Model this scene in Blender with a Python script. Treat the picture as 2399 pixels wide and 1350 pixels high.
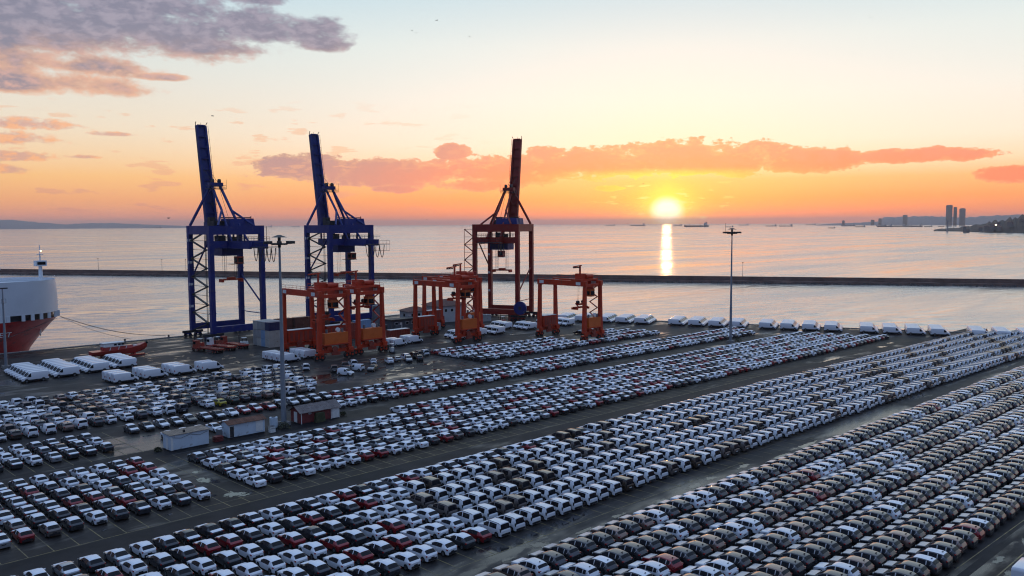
import bpy, math, random
import numpy as np
from mathutils import Vector, Matrix
PI = math.pi
R = math.radians
C = bpy.context.scene.collection
for o in list(bpy.data.objects): bpy.data.objects.remove(o)
scn = bpy.context.scene

# ------------------------------------------------------------------ camera
CAMH, YAW, PITCH, ROLL, FPX = 38.0, 0.787122881, 0.0750917159, -0.00506813513, 1995.98837
F0 = Vector((math.cos(YAW), math.sin(YAW), 0)); R0 = Vector((math.sin(YAW), -math.cos(YAW), 0)); U0 = Vector((0, 0, 1))
FW = math.cos(PITCH) * F0 - math.sin(PITCH) * U0
UP = math.sin(PITCH) * F0 + math.cos(PITCH) * U0
RT = math.cos(ROLL) * R0 + math.sin(ROLL) * UP
U2 = -math.sin(ROLL) * R0 + math.cos(ROLL) * UP
cd = bpy.data.cameras.new('camera'); cam = bpy.data.objects.new('camera', cd); C.objects.link(cam)
m = Matrix((RT, U2, -FW)).transposed().to_4x4(); m.translation = (0, 0, CAMH); cam.matrix_world = m
cd.sensor_width = 36; cd.lens = FPX * 36 / 2399; cd.clip_start = 1; cd.clip_end = 120000
scn.camera = cam
def project(x, y, z):
    v = Vector((x, y, z - CAMH)); d = v.dot(FW)
    if d < 1: return None
    return (1199.5 + FPX * v.dot(RT) / d, 675 - FPX * v.dot(U2) / d, d)

# ------------------------------------------------------------------ world, sun, exposure
SUN = Vector((0.82088, 0.57093, 0.01371)).normalized()
HAZE = 4.5e-5
SUN_EL, SUN_AZ = 0.785, 10.28            # degrees; azimuth right of the view axis
W = bpy.data.worlds.new('World'); scn.world = W; W.use_nodes = True
class NG:
    def __init__(s, nt): s.t = nt; s.n = nt.nodes; s.l = nt.links
    def new(s, ty, **kw):
        n = s.n.new(ty)
        for k, v in kw.items(): setattr(n, k, v)
        return n
    def put(s, sock, v):
        if isinstance(v, bpy.types.NodeSocket): s.l.new(v, sock)
        elif v is not None: sock.default_value = v
    def m(s, op, a, b=None, c=None, clamp=False):
        n = s.new('ShaderNodeMath', operation=op, use_clamp=clamp)
        s.put(n.inputs[0], a); s.put(n.inputs[1], b); s.put(n.inputs[2], c)
        return n.outputs[0]
    def dot(s, a, v):
        n = s.new('ShaderNodeVectorMath', operation='DOT_PRODUCT'); s.put(n.inputs[0], a); n.inputs[1].default_value = v
        return n.outputs['Value']
    def comb(s, x, y, z=0.0):
        n = s.new('ShaderNodeCombineXYZ'); s.put(n.inputs[0], x); s.put(n.inputs[1], y); s.put(n.inputs[2], z); return n.outputs[0]
    def noise(s, vec, scale, detail=4, rough=.5, dist=0.0, lac=2.0):
        n = s.new('ShaderNodeTexNoise'); s.put(n.inputs['Vector'], vec)
        n.inputs['Scale'].default_value = scale; n.inputs['Detail'].default_value = detail
        n.inputs['Roughness'].default_value = rough; n.inputs['Distortion'].default_value = dist; n.inputs['Lacunarity'].default_value = lac
        return n.outputs['Fac']
    def ss(s, v, a, b, to0=0.0, to1=1.0):
        n = s.new('ShaderNodeMapRange', interpolation_type='SMOOTHSTEP')
        s.put(n.inputs[0], v); n.inputs[1].default_value = a; n.inputs[2].default_value = b; n.inputs[3].default_value = to0; n.inputs[4].default_value = to1
        return n.outputs[0]
    def lin(s, v, a, b, to0=0.0, to1=1.0):
        n = s.new('ShaderNodeMapRange')
        s.put(n.inputs[0], v); n.inputs[1].default_value = a; n.inputs[2].default_value = b; n.inputs[3].default_value = to0; n.inputs[4].default_value = to1
        return n.outputs[0]
    def mix(s, f, a, b, mode='MIX'):
        n = s.new('ShaderNodeMix', data_type='RGBA', blend_type=mode)
        s.put(n.inputs[0], f); s.put(n.inputs[6], a); s.put(n.inputs[7], b)
        return n.outputs[2]
    def ramp(s, f, stops, interp='LINEAR'):
        n = s.new('ShaderNodeValToRGB'); n.color_ramp.interpolation = interp; s.put(n.inputs[0], f)
        e = n.color_ramp.elements
        while len(e) < len(stops): e.new(0.5)
        for i, (p, c) in enumerate(stops): e[i].position = p; e[i].color = c
        return n.outputs[0]
def hexc(h):
    h = h.lstrip('#'); c = [int(h[i:i + 2], 16) / 255 for i in (0, 2, 4)]
    return tuple(((x + .055) / 1.055) ** 2.4 if x > .04045 else x / 12.92 for x in c) + (1,)
def build_world():
    g = NG(W.node_tree); g.n.clear()
    d = g.new('ShaderNodeTexCoord').outputs['Generated']
    sep = g.new('ShaderNodeSeparateXYZ'); g.l.new(d, sep.inputs[0])
    el = g.m('MULTIPLY', g.m('ARCSINE', sep.outputs[2]), 57.29578)
    az = g.m('MULTIPLY', g.m('ARCTAN2', g.dot(d, R0), g.dot(d, F0)), 57.29578)
    e0 = g.m('MAXIMUM', el, 0.0)
    t = g.m('SQRT', g.m('DIVIDE', e0, 90.0))
    P = lambda e: math.sqrt(e / 90)
    hi = [(P(26), hexc('#C0D4E4')), (P(45), hexc('#AAC6EE')), (1, hexc('#A2BEEC'))]
    cen = g.ramp(t, [(0, hexc('#FA8A68')), (P(.6), hexc('#FF9066')), (P(1.6), hexc('#FFA066')), (P(2.8), hexc('#FFBA82')), (P(3.8), hexc('#FCDDBC')), (P(5.2), hexc('#FAEBDA')), (P(8.0), hexc('#F3F0E8')), (P(11.5), hexc('#E4EDEB')), (P(15), hexc('#C6DFE9'))] + hi)
    lef = g.ramp(t, [(0, hexc('#D9978C')), (P(.6), hexc('#EFA189')), (P(1.6), hexc('#F9B07F')), (P(3), hexc('#FCC488')), (P(4.4), hexc('#F6D5B0')), (P(6), hexc('#F0E0CB')), (P(8.5), hexc('#E6E2D9')), (P(11.5), hexc('#D8E4E4')), (P(15), hexc('#BEDAE8'))] + hi)
    bak = g.ramp(t, [(0, hexc('#454D6A')), (P(4.4), hexc('#525878')), (P(9), hexc('#596284')), (P(15), hexc('#617398')), (P(26), hexc('#7290C6')), (P(45), hexc('#94B2E2')), (1, hexc('#A2BEEC'))])
    col = g.mix(g.ss(az, 0, -27), cen, lef)
    col = g.mix(g.ss(g.m('ABSOLUTE', g.m('SUBTRACT', az, 6.0)), 34, 88), col, bak)
    # sun glow (forward-scattering air round the sun) and disc
    dx = g.m('SUBTRACT', az, SUN_AZ); dy = g.m('SUBTRACT', el, SUN_EL)
    r2 = g.m('ADD', g.m('MULTIPLY', dx, dx), g.m('MULTIPLY', g.m('MULTIPLY', dy, dy), 1.4))
    r = g.m('SQRT', r2)
    cth = g.dot(d, SUN); front = g.ss(cth, 0.7, 0.95)
    g1 = g.m('MULTIPLY', g.m('EXPONENT', g.m('MULTIPLY', r, -1 / 1.8)), front)
    # light pillar above the sun
    pil = g.m('MULTIPLY', g.m('EXPONENT', g.m('MULTIPLY', g.m('ABSOLUTE', dx), -1 / 1.5)), g.ss(el, 4.2, 1.0))
    glow = g.mix(g.m('MINIMUM', g.m('MULTIPLY', g1, .95), 1.0), col, hexc('#FFC640'))
    glow = g.mix(g.m('MULTIPLY', g.m('MULTIPLY', pil, front), .55), glow, hexc('#FFF05A'))
    g2 = g.m('EXPONENT', g.m('MULTIPLY', r2, -1 / 2.4))
    add = g.mix(1.0, glow, g.mix(g.m('MULTIPLY', g2, front), (0, 0, 0, 1), (.40, .50, .08, 1)), 'ADD')
    # ---- clouds
    cv = g.comb(g.m('MULTIPLY', az, .5), el)
    warp = g.noise(cv, .55, 5, .55)
    fine = g.noise(cv, 1.9, 6, .58, .3)
    finer = g.noise(cv, 5.5, 4, .55)
    nz = g.m('ADD', g.m('MULTIPLY', warp, .45), g.m('ADD', g.m('MULTIPLY', fine, .35), g.m('MULTIPLY', finer, .20)))
    def ell(ca, ce, ra, rb, k=1.0, low=.7):
        a = g.m('DIVIDE', g.m('SUBTRACT', az, ca), ra); b = g.m('SUBTRACT', el, ce); b = g.m('MAXIMUM', g.m('DIVIDE', b, rb), g.m('DIVIDE', b, -rb * low))
        return g.m('MULTIPLY', g.m('SUBTRACT', 1.0, g.m('ADD', g.m('MULTIPLY', a, a), g.m('MULTIPLY', b, b))), k)
    def union(l):
        o = l[0]
        for x in l[1:]: o = g.m('MAXIMUM', o, x)
        return o
    # band of cumulus low over the sea
    band = union([ell(-13.3, 3.63, 4.0, 1.04, 1.0, .9), ell(-7.5, 3.33, 5.4, 1.10, 1.0, .9), ell(-3.9, 4.78, 1.25, 0.61, 1.0, .9), ell(0.5, 3.53, 6.4, 1.16, 1.0, .9), ell(2.4, 4.58, 1.5, 0.66, 1.0, .9), ell(5.5, 3.98, 4, 1.10, 1.0, .9),
                  ell(10.3, 4.18, 4.0, 1.38, 1.0, .9), ell(14.5, 4.08, 4.2, 1.21, 1.0, .9), ell(19, 3.88, 4.2, 0.88, 1.0, .9), ell(24, 3.93, 3.0, 0.46, 1.0, .9), ell(27.2, 3.98, 2.6, 0.50, 1.0, .9), ell(-7.8, 2.33, 1.6, 0.33, 1.0, .9), ell(-2.2, 2.58, 3.2, 0.50, 1.0, .9), ell(6.4, 2.30, 1.1, 0.22, 1.0, .9), ell(30.5, 2.68, 2.6, 0.55, 1.0, .9)])
    bd = g.ss(g.m('ADD', band, g.m('MULTIPLY', g.m('SUBTRACT', nz, .5), 5.0)), -.02, .26)
    warm = g.ss(az, -17, 4)
    bcol = g.mix(warm, hexc('#BC8E94'), hexc('#F47F6C'))
    bcol = g.mix(g.ss(g.m('ADD', el, g.m('MULTIPLY', g.m('SUBTRACT', fine, .5), 2.2)), 5.1, 3.0), g.mix(warm, hexc('#A98A98'), hexc('#E08C80')), bcol)
    bcol = g.mix(g.ss(g.m('ADD', band, g.m('MULTIPLY', g.m('SUBTRACT', nz, .5), 6.0)), .75, .15, 0, .30), bcol, hexc('#FFC890'))
    # golden fringe under the band near the sun
    fr = g.m('MULTIPLY', g.m('EXPONENT', g.m('MULTIPLY', g.m('MULTIPLY', dx, dx), -1 / 30)), g.ss(el, 3.7, 3.0))
    bcol = g.mix(g.m('MULTIPLY', fr, .9), bcol, hexc('#FFE85A'))
    sky = g.mix(bd, add, bcol)
    # little bright flecks round the sun
    fv = g.comb(g.m('MULTIPLY', az, .55), g.m('MULTIPLY', el, 2.6))
    fl = g.noise(fv, 1.5, 3, .5)
    fm = g.m('MULTIPLY', g.ss(fl, .60, .66), g.m('MULTIPLY', g.m('EXPONENT', g.m('MULTIPLY', g.m('MULTIPLY', dx, dx), -1 / 14)), g.ss(el, 3.0, 2.2)))
    sky = g.mix(g.m('MULTIPLY', fm, .8), sky, hexc('#FFF6A0'))
    # thin scattered wisps, far left and low
    wv = g.comb(g.m('MULTIPLY', az, .33), g.m('MULTIPLY', el, 1.5))
    wn = g.noise(wv, 1.15, 5, .55)
    wm = g.m('MULTIPLY', g.ss(wn, .575, .64), g.m('MULTIPLY', g.ss(az, 2, -14), g.m('MULTIPLY', g.ss(el, .5, 1.2), g.ss(el, 8.5, 6))))
    sky = g.mix(g.m('MULTIPLY', wm, .55), sky, g.mix(g.ss(el, 1, 5), hexc('#D9938C'), hexc('#EFB491')))
    lowl = union([ell(-31, 5.0, 4.2, .55), ell(-30.5, 4.0, 3.3, .42), ell(-31.5, 3.25, 2.6, .35), ell(-30, 5.9, 4, .5), ell(-26.5, 4.1, 1.2, .16), ell(-25, 5.5, 1.6, .2)])
    ld = g.ss(g.m('ADD', lowl, g.m('MULTIPLY', g.m('SUBTRACT', nz, .5), 6.0)), .0, .9)
    sky = g.mix(g.m('MULTIPLY', ld, .85), sky, g.mix(g.ss(fine, .42, .6), hexc('#CF9C98'), hexc('#F7AE84')))
    # grey-violet bank, upper left
    big = union([ell(-28, 11.5, 11.5, 2.6, 1.1), ell(-31, 13.5, 12, 2.5, 1.1), ell(-22, 13.2, 4.5, 1.4), ell(-16.5, 12.4, 2.6, 1.5), ell(-19.0, 10.9, 3.0, .65), ell(-12.6, 12.2, 2.1, .8), ell(-12.2, 11.5, 1.6, .75), ell(-16.2, 14.0, 2.3, .7),
                 ell(-28.5, 8.3, 5.2, .9), ell(-27, 9.4, 5.0, .9), ell(-22.2, 9.0, 1.7, .3), ell(-40, 14, 14, 6), ell(-36, 18, 12, 4)])
    nzs = g.m('ADD', g.m('MULTIPLY', warp, .62), g.m('ADD', g.m('MULTIPLY', fine, .30), g.m('MULTIPLY', finer, .08)))
    bx = g.m('ADD', big, g.m('MULTIPLY', g.m('SUBTRACT', nzs, .5), 6.5))
    bm = g.ss(bx, -.55, .65)
    body = g.mix(g.ss(g.m('ADD', el, g.m('MULTIPLY', g.m('SUBTRACT', warp, .5), 7)), 6.5, 10.5), hexc('#A68A94'), hexc('#77738F'))
    body = g.mix(g.ss(fine, .40, .66), body, g.mix(g.ss(el, 8, 12), hexc('#D0A09A'), hexc('#9A90A6')))
    edge = g.m('MULTIPLY', g.ss(bx, 1.3, .3), g.ss(el, 12.0, 9.0))
    body = g.mix(g.m('MULTIPLY', edge, .6), body, hexc('#FBB689'))
    sky = g.mix(g.m('MULTIPLY', bm, .93), sky, body)
    # sun disc, seen through the low air
    disc = g.ss(r, 1.35, .45)
    sky = g.mix(1.0, sky, g.mix(disc, (0, 0, 0, 1), (.55, .70, 1.05, 1)), 'ADD')
    ns = g.new('ShaderNodeTexSky', sky_type='NISHITA'); ns.sun_disc = False
    ns.sun_elevation = R(SUN_EL); ns.sun_rotation = math.atan2(SUN.x, SUN.y)
    b1 = g.new('ShaderNodeBackground'); g.l.new(sky, b1.inputs[0]); b1.inputs[1].default_value = 0.94
    b2 = g.new('ShaderNodeBackground'); g.l.new(ns.outputs[0], b2.inputs[0]); b2.inputs[1].default_value = 0.05
    ad = g.new('ShaderNodeAddShader'); g.l.new(b1.outputs[0], ad.inputs[0]); g.l.new(b2.outputs[0], ad.inputs[1])
    out = g.new('ShaderNodeOutputWorld'); g.l.new(ad.outputs[0], out.inputs[0])
build_world()
sl = bpy.data.lights.new('sun', 'SUN'); sl.energy = 0.07; sl.angle = R(0.6); sl.color = (1.0, .46, .20)
so = bpy.data.objects.new('sun', sl); C.objects.link(so); so.rotation_euler = (-SUN).to_track_quat('-Z', 'Y').to_euler(); so.location = (0, 0, 200)
vs = scn.view_settings; vs.view_transform = 'Standard'; vs.look = 'None'; vs.exposure = 0; vs.gamma = 1; vs.use_curve_mapping = False
scn.cycles.max_bounces = 5; scn.cycles.diffuse_bounces = 2; scn.cycles.glossy_bounces = 3; scn.cycles.transmission_bounces = 2
scn.cycles.pixel_filter_type = 'BLACKMAN_HARRIS'; scn.cycles.filter_width = 1.15
scn.cycles.caustics_reflective = False; scn.cycles.caustics_refractive = False; scn.cycles.sample_clamp_indirect = 4

# ------------------------------------------------------------------ materials
M = {}
def mat(name, col, rough=.5, metal=0.0, var=0.0, scale=1.0, coat=0.0, spec=.5, emit=None, dirt=None):
    mm = bpy.data.materials.new(name); mm.use_nodes = True; g = NG(mm.node_tree)
    b = g.n['Principled BSDF']; b.inputs['Roughness'].default_value = rough; b.inputs['Metallic'].default_value = metal
    b.inputs['Coat Weight'].default_value = coat; b.inputs['Coat Roughness'].default_value = .06; b.inputs['Specular IOR Level'].default_value = spec
    c = tuple(col) + (1,)
    if var > 0:
        tc = g.new('ShaderNodeTexCoord').outputs['Object']
        n = g.noise(tc, scale, 5, .6)
        k = g.lin(n, .25, .75, 1 - var, 1 + var)
        cc = g.mix(1.0, c, g.comb(k, k, k), 'MULTIPLY')
        if dirt: cc = g.mix(g.ss(g.noise(tc, scale * 2.3, 4, .65), .56, .70), cc, tuple(dirt) + (1,))
        g.l.new(cc, b.inputs['Base Color'])
        g.l.new(g.lin(n, .2, .8, min(1, rough + .12), max(.03, rough - .1)), b.inputs['Roughness'])
    else: b.inputs['Base Color'].default_value = c
    if emit: b.inputs['Emission Color'].default_value = tuple(emit[:3]) + (1,); b.inputs['Emission Strength'].default_value = emit[3]
    M[name] = mm; return mm
mat('paint_white', (.74, .76, .80), .30, 0, 0, 1, .5)
mat('paint_grey', (.040, .043, .052), .32, .35, 0, 1, .8)
mat('paint_graphite', (.066, .064, .072), .30, .55, 0, 1, .8)
mat('paint_black', (.012, .012, .015), .25, 0, 0, 1, .8)
mat('paint_red', (.26, .012, .018), .30, .2, 0, 1, .8)
mat('paint_bronze', (.24, .155, .125), .32, .45, 0, 1, .8)
mat('paint_brown', (.045, .026, .016), .30, .2, 0, 1, .8)
mat('paint_taupe', (.15, .125, .115), .34, .3, 0, 1, .7)
mat('paint_silver', (.36, .37, .39), .32, .6, 0, 1, .7)
mat('paint_green', (.03, .045, .035), .32, .2, 0, 1, .8)
mat('paint_yellow', (.42, .34, .02), .32, 0, 0, 1, .7)
mat('film', (.86, .88, .92), .42, 0, .04, 3, .15)
mat('film_bonnet', (.52, .50, .50), .35, 0, .10, 4, .3)
mat('glass', (.008, .009, .013), .08, 0, 0, 1, 0, .22)
mat('tyre', (.012, .012, .013), .8)
mat('rim', (.25, .26, .28), .35, .8)
mat('black_plastic', (.014, .014, .016), .55)
mat('tail_red', (.30, .012, .012), .25, 0, 0, 1, .5)
mat('headlight', (.5, .52, .55), .15, .3)
mat('sts_blue', (.010, .020, .155), .5, 0, .22, .25, 0, .4, None, (.05, .05, .13))
mat('sts_red', (.24, .014, .008), .5, 0, .22, .25, 0, .4, None, (.16, .03, .02))
mat('rtg_orange', (.50, .038, .008), .5, 0, .22, .35, 0, .4, None, (.22, .045, .025))
mat('panel_orange', (.62, .115, .012), .5, 0, .08, .6)
mat('machine_dark', (.022, .022, .028), .6, 0, .3, 1.0)
mat('steel_grey', (.19, .20, .22), .5, .5, .15, .6)
mat('galvanised', (.24, .27, .31), .45, .4, .15, .4)
mat('rope', (.06, .055, .05), .8)
mat('white_trim', (.70, .70, .68), .5, 0, .12, 2)
mat('cream', (.52, .49, .43), .6, 0, .18, .5, 0, .4, None, (.26, .19, .13))
mat('hut_white', (.52, .60, .68), .6, 0, .10, .4, 0, .4, None, (.34, .36, .38))
mat('hut_red', (.17, .030, .030), .6, 0, .25, .6, 0, .4, None, (.07, .03, .03))
mat('rust_roof', (.16, .075, .050), .8, 0, .45, .8, 0, .3, None, (.10, .085, .08))
mat('tan_roof', (.30, .235, .18), .8, 0, .35, .7, 0, .3, None, (.16, .12, .10))
mat('slate_roof', (.18, .155, .15), .7, 0, .35, 1.4, 0, .3, None, (.13, .06, .045))
mat('tile_roof', (.15, .070, .055), .8, 0, .3, 1.2)
mat('ctn_navy', (.018, .028, .10), .5, 0, .2, .6)
mat('ctn_grey', (.34, .35, .35), .55, 0, .18, .5, 0, .4, None, (.22, .17, .13))
mat('ctn_cream', (.50, .48, .43), .55, 0, .15, .5, 0, .4, None, (.30, .22, .16))
mat('ctn_brown', (.13, .040, .028), .6, 0, .22, .5, 0, .4, None, (.08, .03, .025))
mat('ctn_red', (.30, .048, .030), .55, 0, .2, .5, 0, .4, None, (.14, .04, .03))
mat('ctn_blue', (.22, .36, .55), .55, 0, .15, .5)
mat('ship_red', (.46, .018, .022), .45, 0, .25, .22, .15, .5, None, (.20, .02, .02))
mat('ship_white', (.70, .73, .76), .5, 0, .08, .12)
mat('render_wall', (.50, .50, .50), .8, 0, .15, .4)
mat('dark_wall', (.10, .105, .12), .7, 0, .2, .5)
mat('boat_red', (.40, .035, .025), .4, 0, .15, .6, .3)
mat('concrete', (.22, .21, .20), .8, 0, .25, .35)
mat('breakwater', (.13, .080, .066), .85, 0, .4, .15, 0, .3)
mat('rock', (.09, .08, .08), .9, 0, .4, .6, 0, .3)
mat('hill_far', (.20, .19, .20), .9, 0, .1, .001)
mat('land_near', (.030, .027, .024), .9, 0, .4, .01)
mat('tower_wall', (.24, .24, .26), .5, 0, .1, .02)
mat('hull_dark', (.06, .045, .045), .6)
mat('bird_grey', (.10, .10, .11), .8)
mat('scrub', (.05, .055, .025), .9, 0, .5, 2)
mat('lamp_glow', (1, .8, .6), .5, 0, 0, 1, 0, .5, (1, .62, .35, 6))

def yard_material(name, base, alt, wet_lo, wet_hi, r_dry, seed, streak=(.045, .16)):
    mm = bpy.data.materials.new(name); mm.use_nodes = True; g = NG(mm.node_tree); b = g.n['Principled BSDF']
    po = g.new('ShaderNodeNewGeometry').outputs['Position']
    mp = g.new('ShaderNodeMapping'); g.l.new(po, mp.inputs[0]); mp.inputs['Location'].default_value = (seed, seed * 2.3, 0)
    p = mp.outputs[0]
    big = g.noise(p, .035, 4, .55); mid = g.noise(p, .25, 5, .6); fine = g.noise(p, 3.0, 3, .6)
    c = g.mix(g.ss(big, .38, .62), tuple(base) + (1,), tuple(alt) + (1,))
    k = g.m('ADD', g.lin(mid, .3, .7, .55, 1.25), g.lin(fine, .3, .7, -.12, .12))
    c = g.mix(1.0, c, g.comb(k, k, k), 'MULTIPLY')
    # tyre stains and slab joints
    mp2 = g.new('ShaderNodeMapping'); g.l.new(po, mp2.inputs[0]); mp2.inputs['Scale'].default_value = (streak[0], streak[1], 1); mp2.inputs['Location'].default_value = (seed * 3, seed, 0)
    st = g.noise(mp2.outputs[0], 1.0, 5, .6, .4)
    c = g.mix(g.ss(st, .54, .66, 0, .55), c, (.012, .012, .014, 1))
    wn = g.m('ADD', g.m('MULTIPLY', st, .55), g.m('MULTIPLY', big, .45))
    wet = g.ss(wn, wet_lo, wet_hi)
    pud = g.ss(g.m('ADD', g.m('MULTIPLY', st, .6), g.m('MULTIPLY', mid, .4)), wet_hi - .01, wet_hi + .05)
    c = g.mix(g.m('MULTIPLY', wet, .45), c, g.mix(1.0, c, (.35, .35, .38, 1), 'MULTIPLY'))
    g.l.new(c, b.inputs['Base Color'])
    rr = g.m('SUBTRACT', r_dry, g.m('MULTIPLY', wet, r_dry - .24))
    rr = g.m('ADD', g.m('MULTIPLY', rr, g.m('SUBTRACT', 1.0, pud)), g.m('MULTIPLY', pud, .05))
    rr = g.m('ADD', rr, g.m('MULTIPLY', g.m('SUBTRACT', fine, .5), .1))
    g.l.new(g.m('MAXIMUM', rr, .03), b.inputs['Roughness'])
    g.l.new(g.m('ADD', .10, g.m('MULTIPLY', wet, .45)), b.inputs['Specular IOR Level'])
    bp = g.new('ShaderNodeBump'); bp.inputs['Distance'].default_value = .012
    g.l.new(g.m('SUBTRACT', .55, g.m('MULTIPLY', wet, .5)), bp.inputs['Strength'])
    g.l.new(g.m('ADD', fine, mid), bp.inputs['Height']); g.l.new(bp.outputs[0], b.inputs['Normal'])
    M[name] = mm
yard_material('yard', (.034, .032, .034), (.048, .041, .036), .505, .60, .60, 3.0)
yard_material('lane', (.020, .020, .023), (.028, .026, .027), .54, .66, .62, 21.0)
yard_material('bays', (.058, .048, .038), (.042, .038, .034), .54, .64, .64, 40.0)
yard_material('wet_lane', (.038, .036, .037), (.046, .041, .038), .465, .56, .55, 55.0, (.03, .12))

def sea_material():
    mm = bpy.data.materials.new('sea_water'); mm.use_nodes = True; g = NG(mm.node_tree); b = g.n['Principled BSDF']
    b.inputs['Base Color'].default_value = (.46, .42, .385, 1); b.inputs['IOR'].default_value = 2.0; b.inputs['Metallic'].default_value = .45
    po = g.new('ShaderNodeNewGeometry').outputs['Position']
    def mapped(sc, rot=0.0):
        mp = g.new('ShaderNodeMapping'); g.l.new(po, mp.inputs[0])
        mp.inputs['Rotation'].default_value = (0, 0, -(YAW - PI / 2) + rot); mp.inputs['Scale'].default_value = sc
        return mp.outputs[0]
    w1 = g.noise(mapped((.055, .22, 1), .12), 1.0, 5, .6, .5); brk = g.ss(g.noise(mapped((.009, .035, 1), .02), 1.0, 5, .7, .3), .40, .60)
    w2 = g.noise(mapped((.30, .8, 1), -.2), 1.0, 4, .55, .3)
    w3 = g.noise(mapped((.004, .026, 1), .05), 1.0, 6, .68, .6)
    bands = g.noise(mapped((.0012, .012, 1), .04), 1.0, 3, .5)
    h = g.m('ADD', g.m('MULTIPLY', w1, 1.0), g.m('MULTIPLY', w2, .22))
    h = g.m('ADD', h, g.m('MULTIPLY', w3, 3.0))
    bp = g.new('ShaderNodeBump'); bp.inputs['Distance'].default_value = 1.0
    g.l.new(g.m('ADD', g.lin(bands, .35, .65, .06, .16), g.m('MULTIPLY', brk, .14)), bp.inputs['Strength'])
    g.l.new(h, bp.inputs['Height']); g.l.new(bp.outputs[0], b.inputs['Normal'])
    g.l.new(g.lin(g.m('ADD', g.m('MULTIPLY', bands, .35), g.m('MULTIPLY', w3, .65)), .38, .60, .13, .29), b.inputs['Roughness'])
    M['sea'] = mm
sea_material()
def puddle_material():
    mm = bpy.data.materials.new('puddle_water'); mm.use_nodes = True; g = NG(mm.node_tree); b = g.n['Principled BSDF']
    b.inputs['Base Color'].default_value = (.045, .043, .040, 1); b.inputs['Roughness'].default_value = .06; b.inputs['IOR'].default_value = 1.5
    at = g.new('ShaderNodeAttribute'); at.attribute_name = 'depth'
    n = g.noise(g.new('ShaderNodeNewGeometry').outputs['Position'], 1.1, 5, .62)
    al = g.ss(g.m('ADD', at.outputs['Fac'], g.m('MULTIPLY', g.m('SUBTRACT', n, .5), 2.6)), .30, .62)
    g.l.new(al, b.inputs['Alpha']); M['puddle'] = mm
puddle_material()
def faded_paint():
    mm = bpy.data.materials.new('faded_yellow_paint'); mm.use_nodes = True; g = NG(mm.node_tree); b = g.n['Principled BSDF']
    n = g.noise(g.new('ShaderNodeNewGeometry').outputs['Position'], .9, 5, .65)
    g.l.new(g.mix(g.ss(n, .36, .62), (.26, .20, .07, 1), (.075, .065, .045, 1)), b.inputs['Base Color']); b.inputs['Roughness'].default_value = .55
    M['line'] = mm
faded_paint()

# ------------------------------------------------------------------ mesh helpers
class MB:
    def __init__(s): s.v = []; s.f = []; s.m = []; s.mats = []; s.smooth = False
    def mi(s, name):
        if name not in s.mats: s.mats.append(name)
        return s.mats.index(name)
    def add(s, vs, fs, mt):
        o = len(s.v); k = s.mi(mt); s.v += [tuple(v) for v in vs]
        for f in fs: s.f.append(tuple(i + o for i in f)); s.m.append(k)
        return s
    def box(s, c, sz, mt, rz=0.0, top=1.0):
        cx, cy, cz = c; a, b_, h = sz[0] / 2, sz[1] / 2, sz[2] / 2; vs = []
        for z, k in ((-h, 1), (h, top)):
            for x, y in ((-a * k, -b_ * k), (a * k, -b_ * k), (a * k, b_ * k), (-a * k, b_ * k)):
                vs.append((cx + x * math.cos(rz) - y * math.sin(rz), cy + x * math.sin(rz) + y * math.cos(rz), cz + z))
        return s.add(vs, [(3, 2, 1, 0), (4, 5, 6, 7), (0, 1, 5, 4), (1, 2, 6, 5), (2, 3, 7, 6), (3, 0, 4, 7)], mt)
    def beam(s, p, q, w, h, mt, upv=(0, 0, 1), w2=None, h2=None):
        p, q = Vector(p), Vector(q); d = (q - p).normalized(); up = Vector(upv)
        if abs(d.dot(up)) > .98: up = Vector((0, 1, 0))
        sx = d.cross(up).normalized(); sy = sx.cross(d).normalized(); w2 = w2 or w; h2 = h2 or h; vs = []
        for c, a, b_ in ((p, w / 2, h / 2), (q, w2 / 2, h2 / 2)):
            for i, j in ((-1, -1), (1, -1), (1, 1), (-1, 1)): vs.append(c + sx * (i * a) + sy * (j * b_))
        return s.add(vs, [(3, 2, 1, 0), (4, 5, 6, 7), (0, 1, 5, 4), (1, 2, 6, 5), (2, 3, 7, 6), (3, 0, 4, 7)], mt)
    def cyl(s, p, q, r, mt, n=8, r2=None, caps=True):
        p, q = Vector(p), Vector(q); d = (q - p).normalized(); up = Vector((0, 0, 1)) if abs(d.z) < .95 else Vector((1, 0, 0))
        sx = d.cross(up).normalized(); sy = sx.cross(d); r2 = r if r2 is None else r2; vs = []
        for c, k in ((p, r), (q, r2)):
            for i in range(n):
                a = 2 * PI * i / n; vs.append(c + sx * (k * math.cos(a)) + sy * (k * math.sin(a)))
        fs = [(i, (i + 1) % n, n + (i + 1) % n, n + i) for i in range(n)]
        if caps: fs += [tuple(range(n))[::-1], tuple(range(n, 2 * n))]
        return s.add(vs, fs, mt)
    def tube(s, pts, r, mt, n=5):
        for a, b_ in zip(pts[:-1], pts[1:]): s.cyl(a, b_, r, mt, n, None, False)
        return s
    def poly(s, pts, mt): return s.add(pts, [tuple(range(len(pts)))], mt)
    def mesh(s, name):
        me = bpy.data.meshes.new(name); me.from_pydata(s.v, [], s.f); me.update()
        for k in s.mats: me.materials.append(M[k])
        me.polygons.foreach_set('material_index', s.m)
        if s.smooth:
            me.polygons.foreach_set('use_smooth', [True] * len(s.f)); me.set_sharp_from_angle(angle=R(s.smooth))
        return me
    def build(s, name, parent=None, **kw):
        o = bpy.data.objects.new(name, s.mesh(name)); C.objects.link(o)
        if parent: o.parent = parent
        tag(o, **kw); return o
def tag(o, label=None, cat=None, group=None, kind=None):
    if label: o['label'] = label
    if cat: o['category'] = cat
    if group: o['group'] = group
    if kind: o['kind'] = kind
    return o
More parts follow.
